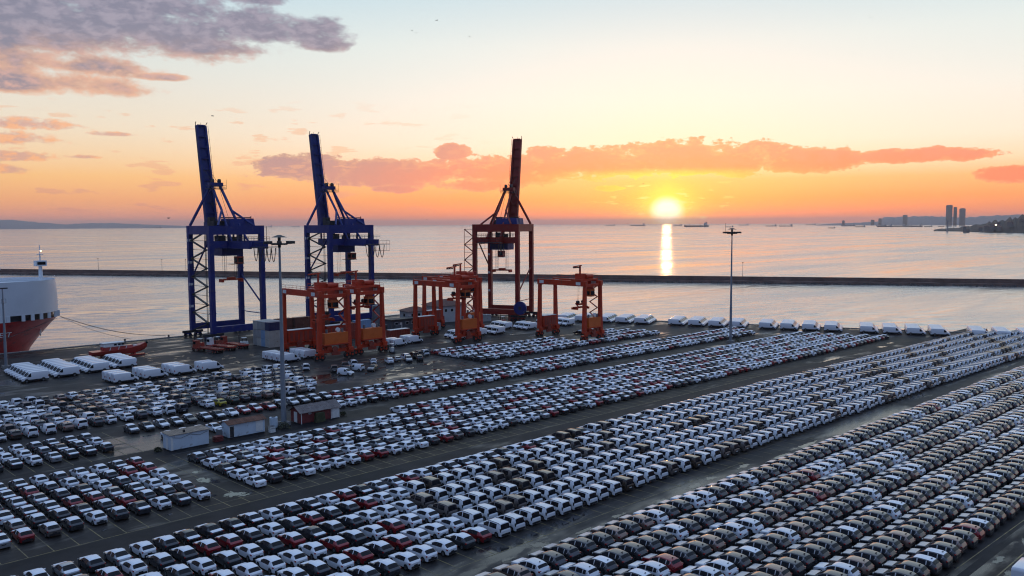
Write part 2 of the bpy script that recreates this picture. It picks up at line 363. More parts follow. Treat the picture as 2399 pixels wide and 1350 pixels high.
def thing(name, label, cat, loc=(0, 0, 0), rz=0.0, group=None):
    o = bpy.data.objects.new(name, None); C.objects.link(o); o.empty_display_size = .5
    o.location = loc; o.rotation_euler = (0, 0, rz); return tag(o, label, cat, group)
def copy_tree(o, parent=None):
    c = o.copy(); C.objects.link(c)
    if parent: c.parent = parent
    for ch in kids.get(o.name, ()): copy_tree(ch, c)
    return c
kids = {}
def index_kids(*roots):
    for r in roots:
        kids[r.name] = list(r.children)
        index_kids(*r.children)

# ------------------------------------------------------------------ setting
QD = Vector((.398, -.917, 0)).normalized(); QN = Vector((.917, .398, 0)).normalized()      # right-hand quay: along, outward
QC = Vector((232.5, 287.0, 0))                                                             # corner of the two quays
QE = QC + QD * 520
yard_pts = [(-260, 287), (QC.x, QC.y), (QE.x, QE.y), (QE.x - 200, -420), (-260, -420)]
def sheet(name, pts, z, mt, **kw):
    b = MB(); b.poly([(x, y, z) for x, y in pts], mt); return b.build(name, **kw)
b = MB(); n = len(yard_pts)
b.poly([(x, y, 0) for x, y in yard_pts][::-1], 'yard')
for i in range(n):
    a, c = yard_pts[i], yard_pts[(i + 1) % n]
    b.add([(a[0], a[1], 0), (c[0], c[1], 0), (c[0], c[1], -9), (a[0], a[1], -9)], [(0, 1, 2, 3)], 'concrete')
b.build('quay_ground', kind='structure')
def wave_patch():
    '''the harbour swell as real geometry, fading to the flat sea at its rim'''
    rw = random.Random(9); nx, ny = 330, 470
    lat = np.linspace(-520, 520, nx)[None, :] ; rg_ = (205 + 640 * np.linspace(0, 1, ny) ** 1.25)[:, None]
    lat = lat * (rg_ / 600 * .55 + .45)
    X = rg_ * F0.x + lat * R0.x; Y = rg_ * F0.y + lat * R0.y; Z = np.zeros_like(X)
    base = math.atan2(F0.y, F0.x) + .35
    for k in range(46):
        wl = 3.6 * (5.0 ** rw.random()); a = base + rw.gauss(0, .42); kk = 2 * PI / wl
        Z += wl * .0023 * np.sin(kk * (X * math.cos(a) + Y * math.sin(a)) + rw.uniform(0, 6.28))
    gust = .65 + .35 * np.sin(X * .021 + 1.3 * np.sin(Y * .013)) * np.sin(Y * .017 + .8 * np.sin(X * .011))
    rim = np.clip(np.minimum(np.minimum((rg_ - 205) / 10, (845 - rg_) / 160), 1), 0, 1) * np.clip((520 * (rg_ / 600 * .55 + .45) - np.abs(lat)) / 40, 0, 1)
    Z = Z * gust * rim - 2.3
    v = np.stack([X, Y, Z], -1).reshape(-1, 3); i = np.arange(ny * nx).reshape(ny, nx)
    q = np.stack([i[:-1, :-1], i[:-1, 1:], i[1:, 1:], i[1:, :-1]], -1).reshape(-1, 4)
    me = bpy.data.meshes.new('harbour_water'); me.vertices.add(len(v)); me.vertices.foreach_set('co', v.ravel()); me.loops.add(q.size); me.loops.foreach_set('vertex_index', q.ravel())
    me.polygons.add(len(q)); me.polygons.foreach_set('loop_start', np.arange(0, q.size, 4)); me.polygons.foreach_set('use_smooth', np.ones(len(q), bool)); me.update(calc_edges=True); me.validate()
    if me.polygons[0].normal.z < 0: me.flip_normals()
    me.materials.append(M['sea']); o = bpy.data.objects.new('harbour_water', me); C.objects.link(o); tag(o, kind='structure')
wave_patch()
b = MB(); S = 32000
b.poly([(-S, -S, -2.6), (S, -S, -2.6), (S, S, -2.6), (-S, S, -2.6)], 'sea'); b.build('sea', kind='structure')
sheet('road', [(-60, 99.6), (330, 95.5), (330, 99.5), (190, 104.6), (105, 106.6), (-60, 106.6)], .006, 'lane', kind='structure')
sheet('bay_pavement', [(53, 106.6), (105, 106.6), (190, 104.6), (290, 101), (290, 112), (200, 117), (53, 118)], .010, 'bays', kind='structure')
sheet('pavement', [(90, 139.2), (270, 138.2), (262, 146), (98, 148)], .006, 'bays', kind='structure')
sheet('lane', [(-20, 65.2), (60, 66.4), (330, 57), (345, 61), (200, 68.4), (60, 72), (-20, 72)], .006, 'wet_lane', kind='structure')
sheet('path', [(14, 138.9), (89.5, 138.9), (89.5, 144.1), (14, 144.2)], .006, 'lane', kind='structure')
sheet('quay_lane', [(98, 164), (160, 166), (160, 200), (98, 200)], .006, 'wet_lane', kind='structure')
# painted bay lines
U0G, DU = 25.06, 2.7576
b = MB()
def line(x0, y0, x1, y1, w=.12, z=.016): b.beam((x0, y0, z), (x1, y1, z), w, .002, 'line')
line(-10, 106.86, 105, 106.86); line(105, 106.8, 200, 104.6); line(50, 109.3, 110, 109.3, .10)
for i in range(-4, 62):
    u = U0G + DU * i; s_ = max(0, u - 105) * .023
    y1 = 138.5 if i <= 12 else 112.5
    line(u, 106.86 - s_, u, y1 - s_)
for i in range(-2, 12): line(U0G + DU * i + .15, 143.8, U0G + DU * i + .15, 150 if i < 10 else 163)
line(55, 69.45, 120, 68.4, .10)
for i in range(8, 44): line(66.04 + 2.795 * (i - 14), 69.4 - max(0, i - 14) * .085, 66.04 + 2.795 * (i - 14), 75, .10)
line(98, 30.1, 140, 28.4, .12); line(92, 26.5, 112, 26.0, .16)
b.build('parking_markings', kind='structure')
# drain channel along the right-hand front row
sheet('drain_strip', [(80, 29.0), (140, 27.2), (140, 28.0), (80, 30.0)], .008, 'lane', kind='structure')
# kerb-like quay edge beam with capping
b = MB()
for k in range(74):
    x = -120 + k * 4.75
    if x < 230: b.box((x + 2.35, 286.4, .10), (4.6, 1.0, .20), 'concrete')
for k in range(100):
    p = QC + QD * (k * 4.75 + 3) - QN * .6
    b.box((p.x, p.y, .10), (4.6, 1.0, .20), 'concrete', math.atan2(QD.y, QD.x))
b.build('quay_kerb', kind='structure')
# puddles
rp = random.Random(11)
def puddle(cx, cy, rx, ry, rot=0.0, z=.020, n=26, rag=.25):
    ph = [rp.uniform(0, 6.28) for _ in range(4)]; pts = []
    for i in range(n):
        a = 2 * PI * i / n; k = 1 + rag * (math.sin(2 * a + ph[0]) * .5 + math.sin(3 * a + ph[1]) * .5 + math.sin(5 * a + ph[2]) * .35 + math.sin(8 * a + ph[3]) * .2)
        x, y = rx * k * math.cos(a), ry * k * math.sin(a)
        pts.append((cx + x * math.cos(rot) - y * math.sin(rot), cy + x * math.sin(rot) + y * math.cos(rot), z))
    b = MB(); b.add([(cx, cy, z)] + pts, [(0, i + 1, (i + 1) % n + 1) for i in range(n)], 'puddle'); o = b.build('puddle', kind='structure')
    o.data.attributes.new('depth', 'FLOAT', 'POINT').data.foreach_set('value', [1.25] + [0.0] * n)
for a in [(55.6, 120.6, 1.5, 2.6), (55.4, 111.6, 2.0, 1.6, .2), (52.5, 113.3, 1.4, .8), (56.6, 110.3, 1.5, .7), (56.3, 126, 1.0, .9), (45.5, 109.8, .6, .5), (37.2, 110, .4, .4),
          (71.7, 67.6, 1.8, 1.3), (66, 67.2, 1.2, .5), (79, 66.8, 2, .5), (86, 67.2, 1.6, .6), (95, 66.6, 2.4, .7), (104, 67.0, 2.5, .9), (109, 67.4, 1.7, .7), (118, 67.2, 2.6, .7), (127, 65.6, 3.2, .9), (137, 66.0, 4, 1.0), (147, 64.6, 4.5, .9), (158, 65, 5, .9), (170, 64.4, 5, .8), (185, 63.6, 6, .9), (203, 63, 6, .8),
          (60, 63.6, 2.4, .7), (56, 68.2, 2.2, .6),
          (228, 103.4, 7, .8, -.05), (262, 103.2, 2.5, 1.4), (272, 104.5, 2.2, 1.0), (104.5, 27.5, 2.2, .6, -.1), (101, 25.6, 1.4, .5), (113, 27.0, 1.8, .5), (95, 28.2, 1.6, .35), (122, 27.8, 1.3, .5)]: puddle(*a)
# broken sheets of water on the open quay
for k in range(95):
    u = rp.uniform(120, 168); v = rp.uniform(168, 196); puddle(u, v, rp.uniform(.5, 2.8), rp.uniform(.15, .6), rp.uniform(-.5, .2), .02, 14, .5)
for k in range(70):
    u = rp.uniform(95, 122); v = rp.uniform(206, 262); puddle(u, v, rp.uniform(.4, 2.2), rp.uniform(.15, .5), rp.uniform(-.2, .2), .02, 12, .5)
for k in range(34):
    u = rp.uniform(180, 260); v = rp.uniform(190, 235)
    if (Vector((u, v, 0)) - QC).dot(QN) < -6: puddle(u, v, rp.uniform(1, 4), rp.uniform(.3, .8), rp.uniform(-.6, .1), .02, 12, .5)
for k in range(26):
    t = rp.uniform(20, 230); p = QC + QD * t - QN * rp.uniform(1.5, 3.5); puddle(p.x, p.y, rp.uniform(2, 5), rp.uniform(.3, .7), math.atan2(QD.y, QD.x), .02, 14, .4)
for k in range(26):
    puddle(rp.uniform(70, 130), 283 + rp.uniform(-2.5, 1.5), rp.uniform(2, 6), rp.uniform(.2, .5), 0, .02, 14, .4)

# breakwater
b = MB(); A_, B_ = Vector((60, 1066, 0)), Vector((760, -118, 0)); d = (B_ - A_).normalized(); nn = Vector((d.y, -d.x, 0))
if nn.dot(F0) < 0: nn = -nn
prof = [(-9.5, -4), (-6.6, .9), (-3.0, .9), (-3.0, 1.2), (-2.2, 3.4), (-.8, 3.4), (-.8, 2.3), (3.5, 2.3), (10, -4)]
NS = 120; vs = []; rr = random.Random(5)
for i in range(NS + 1):
    c = A_ + (B_ - A_) * (i / NS)
    for j, (o, z) in enumerate(prof):
        q = c + nn * (o + (rr.uniform(-.5, .5) if j in (0, 1) else 0)); vs.append((q.x, q.y, z - 1.4 + (rr.uniform(-.25, .25) if j in (1, 2) else 0)))
k = len(prof); b.add(vs, [(i * k + j, i * k + j + 1, (i + 1) * k + j + 1, (i + 1) * k + j) for i in range(NS) for j in range(k - 1)], 'breakwater')
b.build('breakwater', label='long low concrete breakwater crossing the whole harbour behind the cranes', cat='breakwater')
b = MB()
for i in range(2600):
    t = rr.random(); c = A_ + (B_ - A_) * t + nn * rr.uniform(-10.3, -6.8); s_ = rr.uniform(.5, 1.2)
    b.box((c.x, c.y, -2.2 + rr.uniform(-.4, .7)), (s_ * 1.3, s_, s_ * .9), 'rock', rr.uniform(0, 3), rr.uniform(.5, .8))
b.build('armour_rocks', label='dark armour rocks along the foot of the breakwater', kind='stuff')
def pole_on_breakwater(x_, lab, h):
    c = A_ + (B_ - A_) * x_ + nn * -1.5
    t = thing('light_pole', lab, 'pole', (c.x, c.y, 1.95)); q = MB(); q.cyl((0, 0, 0), (0, 0, h), .16, 'steel_grey', 6, .10); q.build('pole', t)
    q = MB(); q.box((0, 0, h + .25), (.7, .7, .5), 'machine_dark'); q.build('lamp', t)
for x_, lab, h in ((.278, 'leftmost thin pole standing on the breakwater near the ship', 9), (.322, 'thin pole on the breakwater left of the blue cranes', 8.5), (.338, 'thin pole on the breakwater closest to the first blue crane', 9), (.650, 'lone thin pole on the breakwater under the setting sun', 9)): pole_on_breakwater(x_, lab, h)

# far land, towers, anchored ships
def polar(az, dist, z=0.0):
    a = YAW - R(az); return Vector((dist * math.cos(a), dist * math.sin(a), z))
def ridge(name, pts, depth, mt, jag=.07, **kw):
    """pts: (azimuth, distance, height); a hill range with real depth."""
    b = MB(); rows = []; rk = random.Random(len(pts)); P2 = []
    for (a0, d0, h0), (a1, d1, h1) in zip(pts[:-1], pts[1:]):
        for i in range(8):
            t = i / 8; P2.append((a0 + (a1 - a0) * t, d0 + (d1 - d0) * t, (h0 + (h1 - h0) * t) * rk.uniform(1 - jag, 1 + jag)))
    P2.append(pts[-1])
    for a, d_, h in P2:
        rows.append([polar(a, d_, -4), polar(a, d_ + depth * .12, h * .35), polar(a, d_ + depth * .3, h * .75), polar(a, d_ + depth * .5, h), polar(a, d_ + depth, -4)])
    vs = [v for r_ in rows for v in r_]
    b.add(vs, [(i * 5 + j, i * 5 + j + 1, (i + 1) * 5 + j + 1, (i + 1) * 5 + j) for i in range(len(rows) - 1) for j in range(4)], mt)
    return b.build(name, **kw)
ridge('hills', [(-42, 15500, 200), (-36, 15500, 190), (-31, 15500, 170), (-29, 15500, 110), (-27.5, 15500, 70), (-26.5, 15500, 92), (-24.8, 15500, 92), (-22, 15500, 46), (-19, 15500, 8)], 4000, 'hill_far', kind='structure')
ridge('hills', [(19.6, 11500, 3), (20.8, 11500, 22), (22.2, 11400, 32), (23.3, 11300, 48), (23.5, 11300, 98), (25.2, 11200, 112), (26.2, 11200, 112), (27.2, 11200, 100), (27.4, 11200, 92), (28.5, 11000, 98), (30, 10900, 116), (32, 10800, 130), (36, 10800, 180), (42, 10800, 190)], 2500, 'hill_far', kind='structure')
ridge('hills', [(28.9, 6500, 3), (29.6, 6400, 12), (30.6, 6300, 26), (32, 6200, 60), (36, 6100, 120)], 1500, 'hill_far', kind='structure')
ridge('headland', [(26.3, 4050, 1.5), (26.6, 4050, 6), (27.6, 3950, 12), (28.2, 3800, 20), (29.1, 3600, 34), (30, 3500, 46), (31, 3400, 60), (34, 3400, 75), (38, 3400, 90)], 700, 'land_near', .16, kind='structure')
def tower(az, dist, w, dp, h, lab, name='tower_block', base=0.0, cap=None):
    p = polar(az, dist, base); t = thing(name, lab, 'tower', p, YAW - R(az))
    q = MB(); q.box((0, 0, h / 2), (dp, w, h), 'tower_wall'); q.build('wall', t)
    q = MB()
    nf = max(3, int(h / 9))
    for i in range(nf): q.box((-dp / 2 - .15, 0, (i + .6) * h / nf), (.5, w * .9, h / nf * .4), 'glass')
    q.build('window_band', t)
    q = MB(); q.box((0, 0, h + 2), (dp * .7, w * .7, 4), 'tower_wall'); q.build('roof', t)
    if cap: q = MB(); q.box((0, cap[0], h + cap[1] / 2), (dp * .8, cap[2], cap[1]), 'tower_wall'); q.build('setback', t)
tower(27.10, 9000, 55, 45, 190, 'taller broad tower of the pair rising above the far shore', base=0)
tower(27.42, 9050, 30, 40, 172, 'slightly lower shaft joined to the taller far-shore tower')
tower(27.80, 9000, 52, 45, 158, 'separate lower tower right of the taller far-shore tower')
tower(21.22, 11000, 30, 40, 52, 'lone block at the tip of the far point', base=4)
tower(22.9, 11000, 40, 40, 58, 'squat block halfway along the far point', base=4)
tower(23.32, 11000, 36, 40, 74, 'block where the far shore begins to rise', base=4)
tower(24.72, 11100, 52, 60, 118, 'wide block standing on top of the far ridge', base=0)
p = polar(27.03, 3750, 0); t = thing('lighthouse', 'slim lighthouse column at the tip of the right headland', 'lighthouse', p)
q = MB(); q.cyl((0, 0, -2), (0, 0, 38), 3.4, 'tower_wall', 10, 2.4); q.build('tower', t)
q = MB(); q.cyl((0, 0, 38), (0, 0, 46), 6.5, 'tower_wall', 10, 5.5); q.build('lantern', t)
rs = random.Random(3)
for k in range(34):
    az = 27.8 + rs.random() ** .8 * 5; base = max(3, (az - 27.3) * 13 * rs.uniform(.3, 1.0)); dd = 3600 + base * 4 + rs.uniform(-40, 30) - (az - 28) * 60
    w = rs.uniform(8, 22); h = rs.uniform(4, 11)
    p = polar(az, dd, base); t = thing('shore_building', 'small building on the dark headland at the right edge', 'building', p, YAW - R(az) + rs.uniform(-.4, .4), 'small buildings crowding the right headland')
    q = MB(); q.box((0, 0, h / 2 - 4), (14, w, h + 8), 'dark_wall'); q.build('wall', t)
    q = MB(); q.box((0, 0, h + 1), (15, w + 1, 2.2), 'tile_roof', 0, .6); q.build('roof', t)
p = polar(29.55, 3480, 26); q = MB(); q.box((0, 0, 0), (2, 5, 4), 'lamp_glow'); o = q.build('lit_sign', label='small lit orange light on the dark right headland', cat='light'); o.location = p
def ship_far(az, dist, L, lab, head=0.0, loaded=.5):
    p = polar(az, dist, -2.6); t = thing('anchored_ship', lab, 'ship', p, YAW - R(az) + PI / 2 + head)
    H = L * .055 * (1.2 - loaded * .6) + 2; q = MB(); w = L * .15
    sec = [(-.5, .75, 1.05), (-.42, 1, 1), (.36, 1, 1), (.45, .6, 1.1), (.5, .05, 1.35)]; vs = []
    for x, k, hz in sec: vs += [(x * L, -w / 2 * k, -1), (x * L, w / 2 * k, -1), (x * L, w / 2 * k, H * hz), (x * L, -w / 2 * k, H * hz)]
    fs = [(0, 1, 2, 3), (16, 19, 18, 17)]
    for i in range(4):
        for j in range(4): fs.append((i * 4 + j, i * 4 + (j + 1) % 4, i * 4 + 4 + (j + 1) % 4, i * 4 + 4 + j))
    q.add(vs, fs, 'hull_dark'); q.build('hull', t)
    q = MB(); q.box((-L * .38, 0, H + L * .05), (L * .1, w * .8, L * .1), 'render_wall'); q.box((-L * .38, 0, H + L * .11), (L * .06, w * .95, L * .02), 'render_wall'); q.box((-L * .43, 0, H + L * .08), (L * .03, w * .3, L * .13), 'hull_dark'); q.build('bridge', t)
    q = MB()
    for x in (-.15, .1, .3): q.cyl((x * L, 0, H), (x * L, 0, H + L * .09), L * .006, 'hull_dark', 5)
    q.build('mast', t)
for a in [(12.2, 9000, 250, 'largest dark freighter anchored just right of the sun', .25, .3), (8.4, 13500, 230, 'long low freighter anchored just left of the sun', .1, .6), (11.0, 13000, 130, 'small ship behind the large freighter right of the sun', .2, .5),
          (6.6, 15500, 170, 'faint ship far left of the sun on the horizon', .1, .7), (14.3, 8200, 75, 'small ship to the left of the right floodlight mast', .2, .7), (15.2, 13500, 150, 'pale ship on the horizon above the right floodlight mast', .1, .6), (16.9, 9800, 120, 'first of two tankers right of the right floodlight mast', .15, .7), (17.8, 9300, 140, 'second tanker right of the right floodlight mast', -.1, .7), (19.3, 13500, 150, 'flat ship near the tip of the far point', .1, .7), (20.3, 14000, 90, 'tiny ship off the tip of the far point', .1, .6),
          (20.55, 6200, 45, 'small dark boat nearest below the far point', .3, .3), (21.5, 9300, 130, 'ship anchored below the lone far block', .1, .7), (22.2, 7600, 80, 'low barge under the far point', .1, .7), (23.4, 9000, 95, 'upright little freighter off the far shore', .3, .3), (23.6, 7600, 115, 'low coaster off the middle of the far shore', .05, .6), (24.3, 7900, 140, 'long coaster off the far shore', .05, .6), (24.85, 8600, 80, 'short ship behind the blocky coaster', .1, .4), (25.2, 7600, 130, 'blocky coaster off the far shore', .1, .3), (26.0, 7500, 60, 'dark tug-like ship left of the lighthouse', .2, .3), (26.7, 7600, 45, 'tiny boat just left of the lighthouse', .1, .4),
          (-22.6, 15000, 170, 'faint ship on the left horizon before the hills', .1, .5), (-16.0, 17000, 210, 'faint low ship on the left horizon', .1, .7), (-14.2, 17000, 150, 'second faint ship on the left horizon', .1, .5)]: ship_far(*a)

# ------------------------------------------------------------------ quay cranes
def sts(loc, rz, paint, house, lab, over=15.0, alt=False):
    t = thing('quay_crane', lab, 'quay crane', loc, rz, 'ship-to-shore cranes on the quay')
    hw, g2 = 9.1, 7.75; ys, yl = g2, -g2; P = paint
    for x in (-hw, hw):
        for y in (ys, yl):
            q = MB(); q.beam((x, y, 2.2), (x, y, 37.9), 1.55, 1.55, P, (0, 1, 0))
            for z in (9, 16, 23, 30): q.box((x, y, z), (1.75, 1.75, .25), P)
            q.build('leg', t)
            q = MB(); q.box((x, y, 1.75), (7.0, .9, .8), 'machine_dark')
            for dx in (-2.6, -.9, .9, 2.6): q.cyl((x + dx, y - .35, .55), (x + dx, y + .35, .55), .55, 'machine_dark', 10)
            for dx in (-1.8, 1.8): q.box((x + dx, y, 1.05), (2.4, .7, .5), P)
            q.build('bogie', t)
    for y in (ys, yl):
        q = MB(); q.box((0, y, 3.4), (2 * hw - 1.5, 1.3, 2.1), P); q.build('sill_beam', t)
        q = MB(); q.box((0, y, 36.4), (2 * hw - 1.5, 1.35, 3.0), P); q.build('top_beam', t)
    for x in (-hw, hw):
        q = MB(); q.box((x, 0, 36.45), (1.4, 2 * g2 - 1.5, 2.9), P); q.build('side_beam', t)
    q = MB(); q.box((0, yl, 31.6), (2 * hw - 1.5, 1.2, 2.4), P); q.build('tie_beam', t)
    if not alt:
        q = MB(); q.box((1.2, yl - .63, 31.6), (.16, .04, 1.5), 'white_trim'); q.box((1.2, yl - .63, 31.75), (1.1, .04, .16), 'white_trim'); q.box((-.9, yl - .63, 31.5), (2.0, .04, .35), 'white_trim'); q.box((2.9, yl - .63, 31.5), (1.4, .04, .3), 'white_trim'); q.build('emblem', t)
    for x in (-2.9, 2.9):                                             # trolley runway
        q = MB(); q.box((x, (ys + 1.5 + yl - over) / 2, 31.5), (.95, ys + 1.5 - yl + over, 2.3), P); q.build('runway_girder', t)
    q = MB()
    for y in (ys, 0, yl):
        for x in (-2.9, 2.9): q.beam((x, y, 32.6), (x, y, 35), .5, .5, P)
    for x in (-2.9, 2.9): q.beam((x, 0, 35.0), (x, 0, 36.2), .5, .5, P)
    q.box((0, 0, 35.6), (2 * hw - 1.6, .8, 1.0), P); q.build('hanger_frame', t)
    # machinery house on the upper frame, winch blocks below
    q = MB(); q.box((3.6, -1.8, 39.0), (9.0, 7.5, 2.6), house, 0, .93); q.build('machinery_house', t)
    q = MB(); q.box((-2.0, 1.5, 38.6), (5.0, 5.0, 2.0), 'machine_dark'); q.box((-3.2, 3.4, 40), (2, 2, 1.6), 'machine_dark'); q.beam((-3, -3, 40.6), (7.8, -3, 40.6), .18, .35, 'machine_dark'); q.beam((8, -3, 38), (8, -3, 41.2), .2, .2, 'machine_dark'); q.build('winch', t)
    # trolley with hoist house, cab, ropes, spreader
    q = MB(); q.box((0, -1.5, 29.0), (7.6, 6.6, 2.5), house); q.box((0, -1.5, 30.4), (8.2, 7.2, .25), 'machine_dark')
    q.box((-1.8, .5, 33.3), (2.4, 3.4, 2.6), 'machine_dark'); q.box((1.6, -2, 33.0), (1.6, 2.6, 2.0), 'machine_dark'); q.build('trolley', t)
    q = MB(); q.box((1.6, -5.9, 26.3), (2.2, 2.6, 2.4), P if alt else 'ctn_red'); q.box((.6, -5.9, 24.95), (4.6, 3.0, .15), 'machine_dark'); cb = q.build('cab', t)
    q = MB(); q.box((1.6, -7.22, 26.3), (1.7, .06, 1.4), 'glass'); q.build('front_window', cb); q = MB(); q.box((.48, -5.9, 26.3), (.06, 1.8, 1.3), 'glass'); q.build('side_window', cb)
    q = MB(); q.box((.4, -2.4, 19.6), (7.4, 1.1, .55), 'rtg_orange'); q.box((.4, -2.4, 20.1), (2.6, 1.4, .6), 'rtg_orange')
    for x in (-3.1, 3.9): q.box((x, -2.4, 19.3), (.7, 2.4, 1.1), 'rtg_orange')
    q.build('spreader', t)
    q = MB()
    for x in (-2.2, -1.4, 2.0, 2.8):
        for y in (-3.0, -1.8): q.cyl((x, y, 20.2), (x, y, 28), .05, 'rope', 4)
    q.build('hoist_rope', t)
    # apex frame and stays
    ap = (0, ys - 1.4, 51.8)
    for sx in (-1, 1):
        q = MB(); q.cyl((sx * (hw - .2), ys, 37.9), (sx * 1.6, ap[1], ap[2]), .48, P, 8); q.build('apex_leg', t)
        q = MB(); q.cyl((sx * 1.5, ap[1] - .3, ap[2] - .3), (sx * 1.7, -1.2, 43.2), .42, P, 8); q.build('back_stay', t)
        q = MB(); q.cyl((sx * 1.7, -1.2, 43.2), (sx * 6.4, yl, 37.9), .38, P, 8); q.cyl((sx * 1.7, -1.2, 43.2), (sx * 2.9, yl - 2.5, 32.6), .34, P, 8); q.build('lower_stay', t)
    q = MB(); q.box((0, ap[1], ap[2] + .3), (4.6, 2.4, 1.3), P); q.box((0, ap[1] - .4, ap[2] - 1.2), (6.0, 3.4, .2), 'machine_dark')
    for x in (-1.2, 1.2): q.cyl((x - .3, ap[1] - .4, ap[2] + 1.4), (x + .3, ap[1] - .4, ap[2] + 1.4), .85, 'machine_dark', 10)
    q.build('apex_head', t)
    q = MB()
    for z in (ap[2] - .6, ap[2] - .1):
        q.tube([(-3, ap[1] - 2.1, z), (3, ap[1] - 2.1, z), (3, ap[1] + 1.3, z), (-3, ap[1] + 1.3, z), (-3, ap[1] - 2.1, z)], .05, 'machine_dark', 4)
    for x in (-3, -1, 1, 3): q.cyl((x, ap[1] - 2.1, ap[2] - 1.2), (x, ap[1] - 2.1, ap[2] + 2), .05, 'machine_dark', 4)
    q.build('apex_railing', t)
    # raised boom
    h0, h1 = Vector((0, ys + 2.2, 36.5)), Vector((0, ys + 8.4, 73.0)); dv = (h1 - h0).normalized(); nv = Vector((0, dv.z, -dv.y))
    for x in (-1.75, 1.75):
        q = MB(); q.beam(h0 + Vector((x, 0, 0)), h1 + Vector((x * .92, 0, 0)), .75, 1.7, P, (0, 1, 0), .6, 1.1); q.build('boom_girder', t)
    q = MB(); q.beam(h0 + nv * .35, h1 + nv * .3, 2.8, .25, P, (0, 1, 0), 2.6)
    for i in range(10):
        c = h0 + dv * (2 + i * 3.9) - nv * .3; q.beam(c - Vector((1.4, 0, 0)), c + Vector((1.4, 0, 0)), .35, .5, P)
    q.build('boom_web', t)
    q = MB()
    for x in (-2.3, 2.3): q.tube([h0 + Vector((x, 0, 0)) - nv * .9, h1 + Vector((x, 0, 0)) - nv * .7], .06, 'machine_dark', 4)
    for i in range(12):
        c = h0 + dv * (3 + i * 2.9)
        for x in (-2.3, 2.3): q.cyl(c + Vector((x * .9, 0, 0)), c + Vector((x, 0, 0)) - nv * .9, .05, 'machine_dark', 4)
    q.build('boom_walkway', t)
    q = MB()
    for x in (-1.8, 1.8): q.tube([h1 + Vector((x * .95, 0, -.3)), h1 + Vector((x * 1.1, -.1, .7)), h1 + Vector((x * 1.15, -.7, 1.2))], .13, 'machine_dark', 5)
    q.cyl(h1, h1 + Vector((0, 0, 1.1)), .05, 'machine_dark', 4); q.build('boom_tip', t)
    q = MB(); q.box((0, ys + 1.4, 37.6), (5.6, 2.2, 3.2), P); q.build('boom_hinge', t)
    # luffing ropes
    q = MB()
    for x in (-.9, .9): q.cyl((x, ap[1], ap[2] + 1), h0 + dv * 22 + Vector((x, 0, 0)), .07, 'rope', 4); q.cyl((x, ap[1], ap[2] + .8), (x, -1, 40), .06, 'rope', 4)
    q.build('luffing_rope', t)
    # side-frame bracing and zigzag stair
    sxs = hw if alt else -hw
    q = MB(); xx = -hw; off = -2.6 if alt else 0
    zz = [2.4 + 3.05 * i for i in range(12)]
    for i in range(11):
        y0, y1 = (ys - 1.0, yl + 3.2) if i % 2 == 0 else (yl + 3.2, ys - 1.0)
        if alt: q.beam((xx - .4 + (0 if i % 2 == 0 else -4.0), yl - .2, zz[i]), (xx - .4 + (-4.0 if i % 2 == 0 else 0), yl - .2, zz[i + 1]), .55, .28, P)
        else: q.beam((xx, y0, zz[i]), (xx, y1, zz[i + 1]), .7, .32, 'machine_dark')
    q.build('stair', t)
    q = MB()
    for i in range(0, 12):
        if alt: q.cyl((xx - 4.6, yl - .2, zz[i]), (xx - .6, yl - .2, zz[i]), .08, P, 4)
        else: q.cyl((xx, yl + .8, zz[i]), (xx, ys - .8, zz[i]), .07, 'machine_dark', 4)
    if alt: q.cyl((xx - 4.5, yl - .2, 2), (xx - 4.5, yl - .2, 36), .11, P, 5)
    else:
        for y in (yl + 3.4, yl + 4.1): q.cyl((xx, y, 2), (xx, y, 36), .10, 'machine_dark', 5)
    q.build('stair_tower', t)
    q = MB(); q.cyl((-hw, yl, 34.4), (-hw, ys, 19.5), .30, P, 6); q.build('diagonal_brace', t)
    q = MB(); q.cyl((hw, ys, 21), (hw, yl, 10.5), .30, P, 6); q.cyl((hw, ys, 7.6), (hw, yl, 7.6), .16, P, 5); q.build('diagonal_brace', t)
    q = MB()
    for z in (33.6, 34.2):
        for sx in (-1, 1): q.tube([(sx * 3.9, ys, z), (sx * 3.9, yl - over, z)], .045, 'machine_dark', 4)
    for i in range(16):
        y = ys - i * (ys - yl + over) / 15
        for sx in (-1, 1): q.cyl((sx * 3.9, y, 32.8), (sx * 3.9, y, 34.2), .045, 'machine_dark', 4)
    for x in np.linspace(-hw, hw, 12): q.cyl((x, yl - .7, 32.8), (x, yl - .7, 34.0), .045, 'machine_dark', 4)
    q.tube([(-hw, yl - .7, 34.0), (hw, yl - .7, 34.0)], .045, 'machine_dark', 4); q.tube([(-hw, yl - .7, 33.4), (hw, yl - .7, 33.4)], .04, 'machine_dark', 4)
    q.build('railing', t)
    # festoon cable loops and end platform
    q = MB()
    for i in range(int(over / 3)):
        y0 = yl - 3 - i * 2.9; pts = []
        for k in range(9):
            s_ = k / 8; pts.append((4.6, y0 - 2.9 * s_, 30.6 - 4.6 * math.sin(PI * s_) ** .8))
        q.tube(pts, .13, 'rope', 5)
    q.build('festoon_cable', t)
    q = MB(); q.box((1.5, yl - over - 1.5, 30.9), (9.0, 3.2, .18), 'machine_dark')
    for x in np.linspace(-3, 6, 7): q.cyl((x, yl - over - 3, 30.9), (x, yl - over - 3, 28.6), .05, 'machine_dark', 4); q.cyl((x, yl - over - 3, 30.9), (x, yl - over - 3, 32.2), .05, 'machine_dark', 4)
    q.tube([(-3, yl - over - 3, 28.6), (6, yl - over - 3, 28.6)], .06, 'machine_dark', 4); q.tube([(-3, yl - over - 3, 32.2), (6, yl - over - 3, 32.2)], .05, 'machine_dark', 4)
    q.build('end_platform', t)
    q = MB()
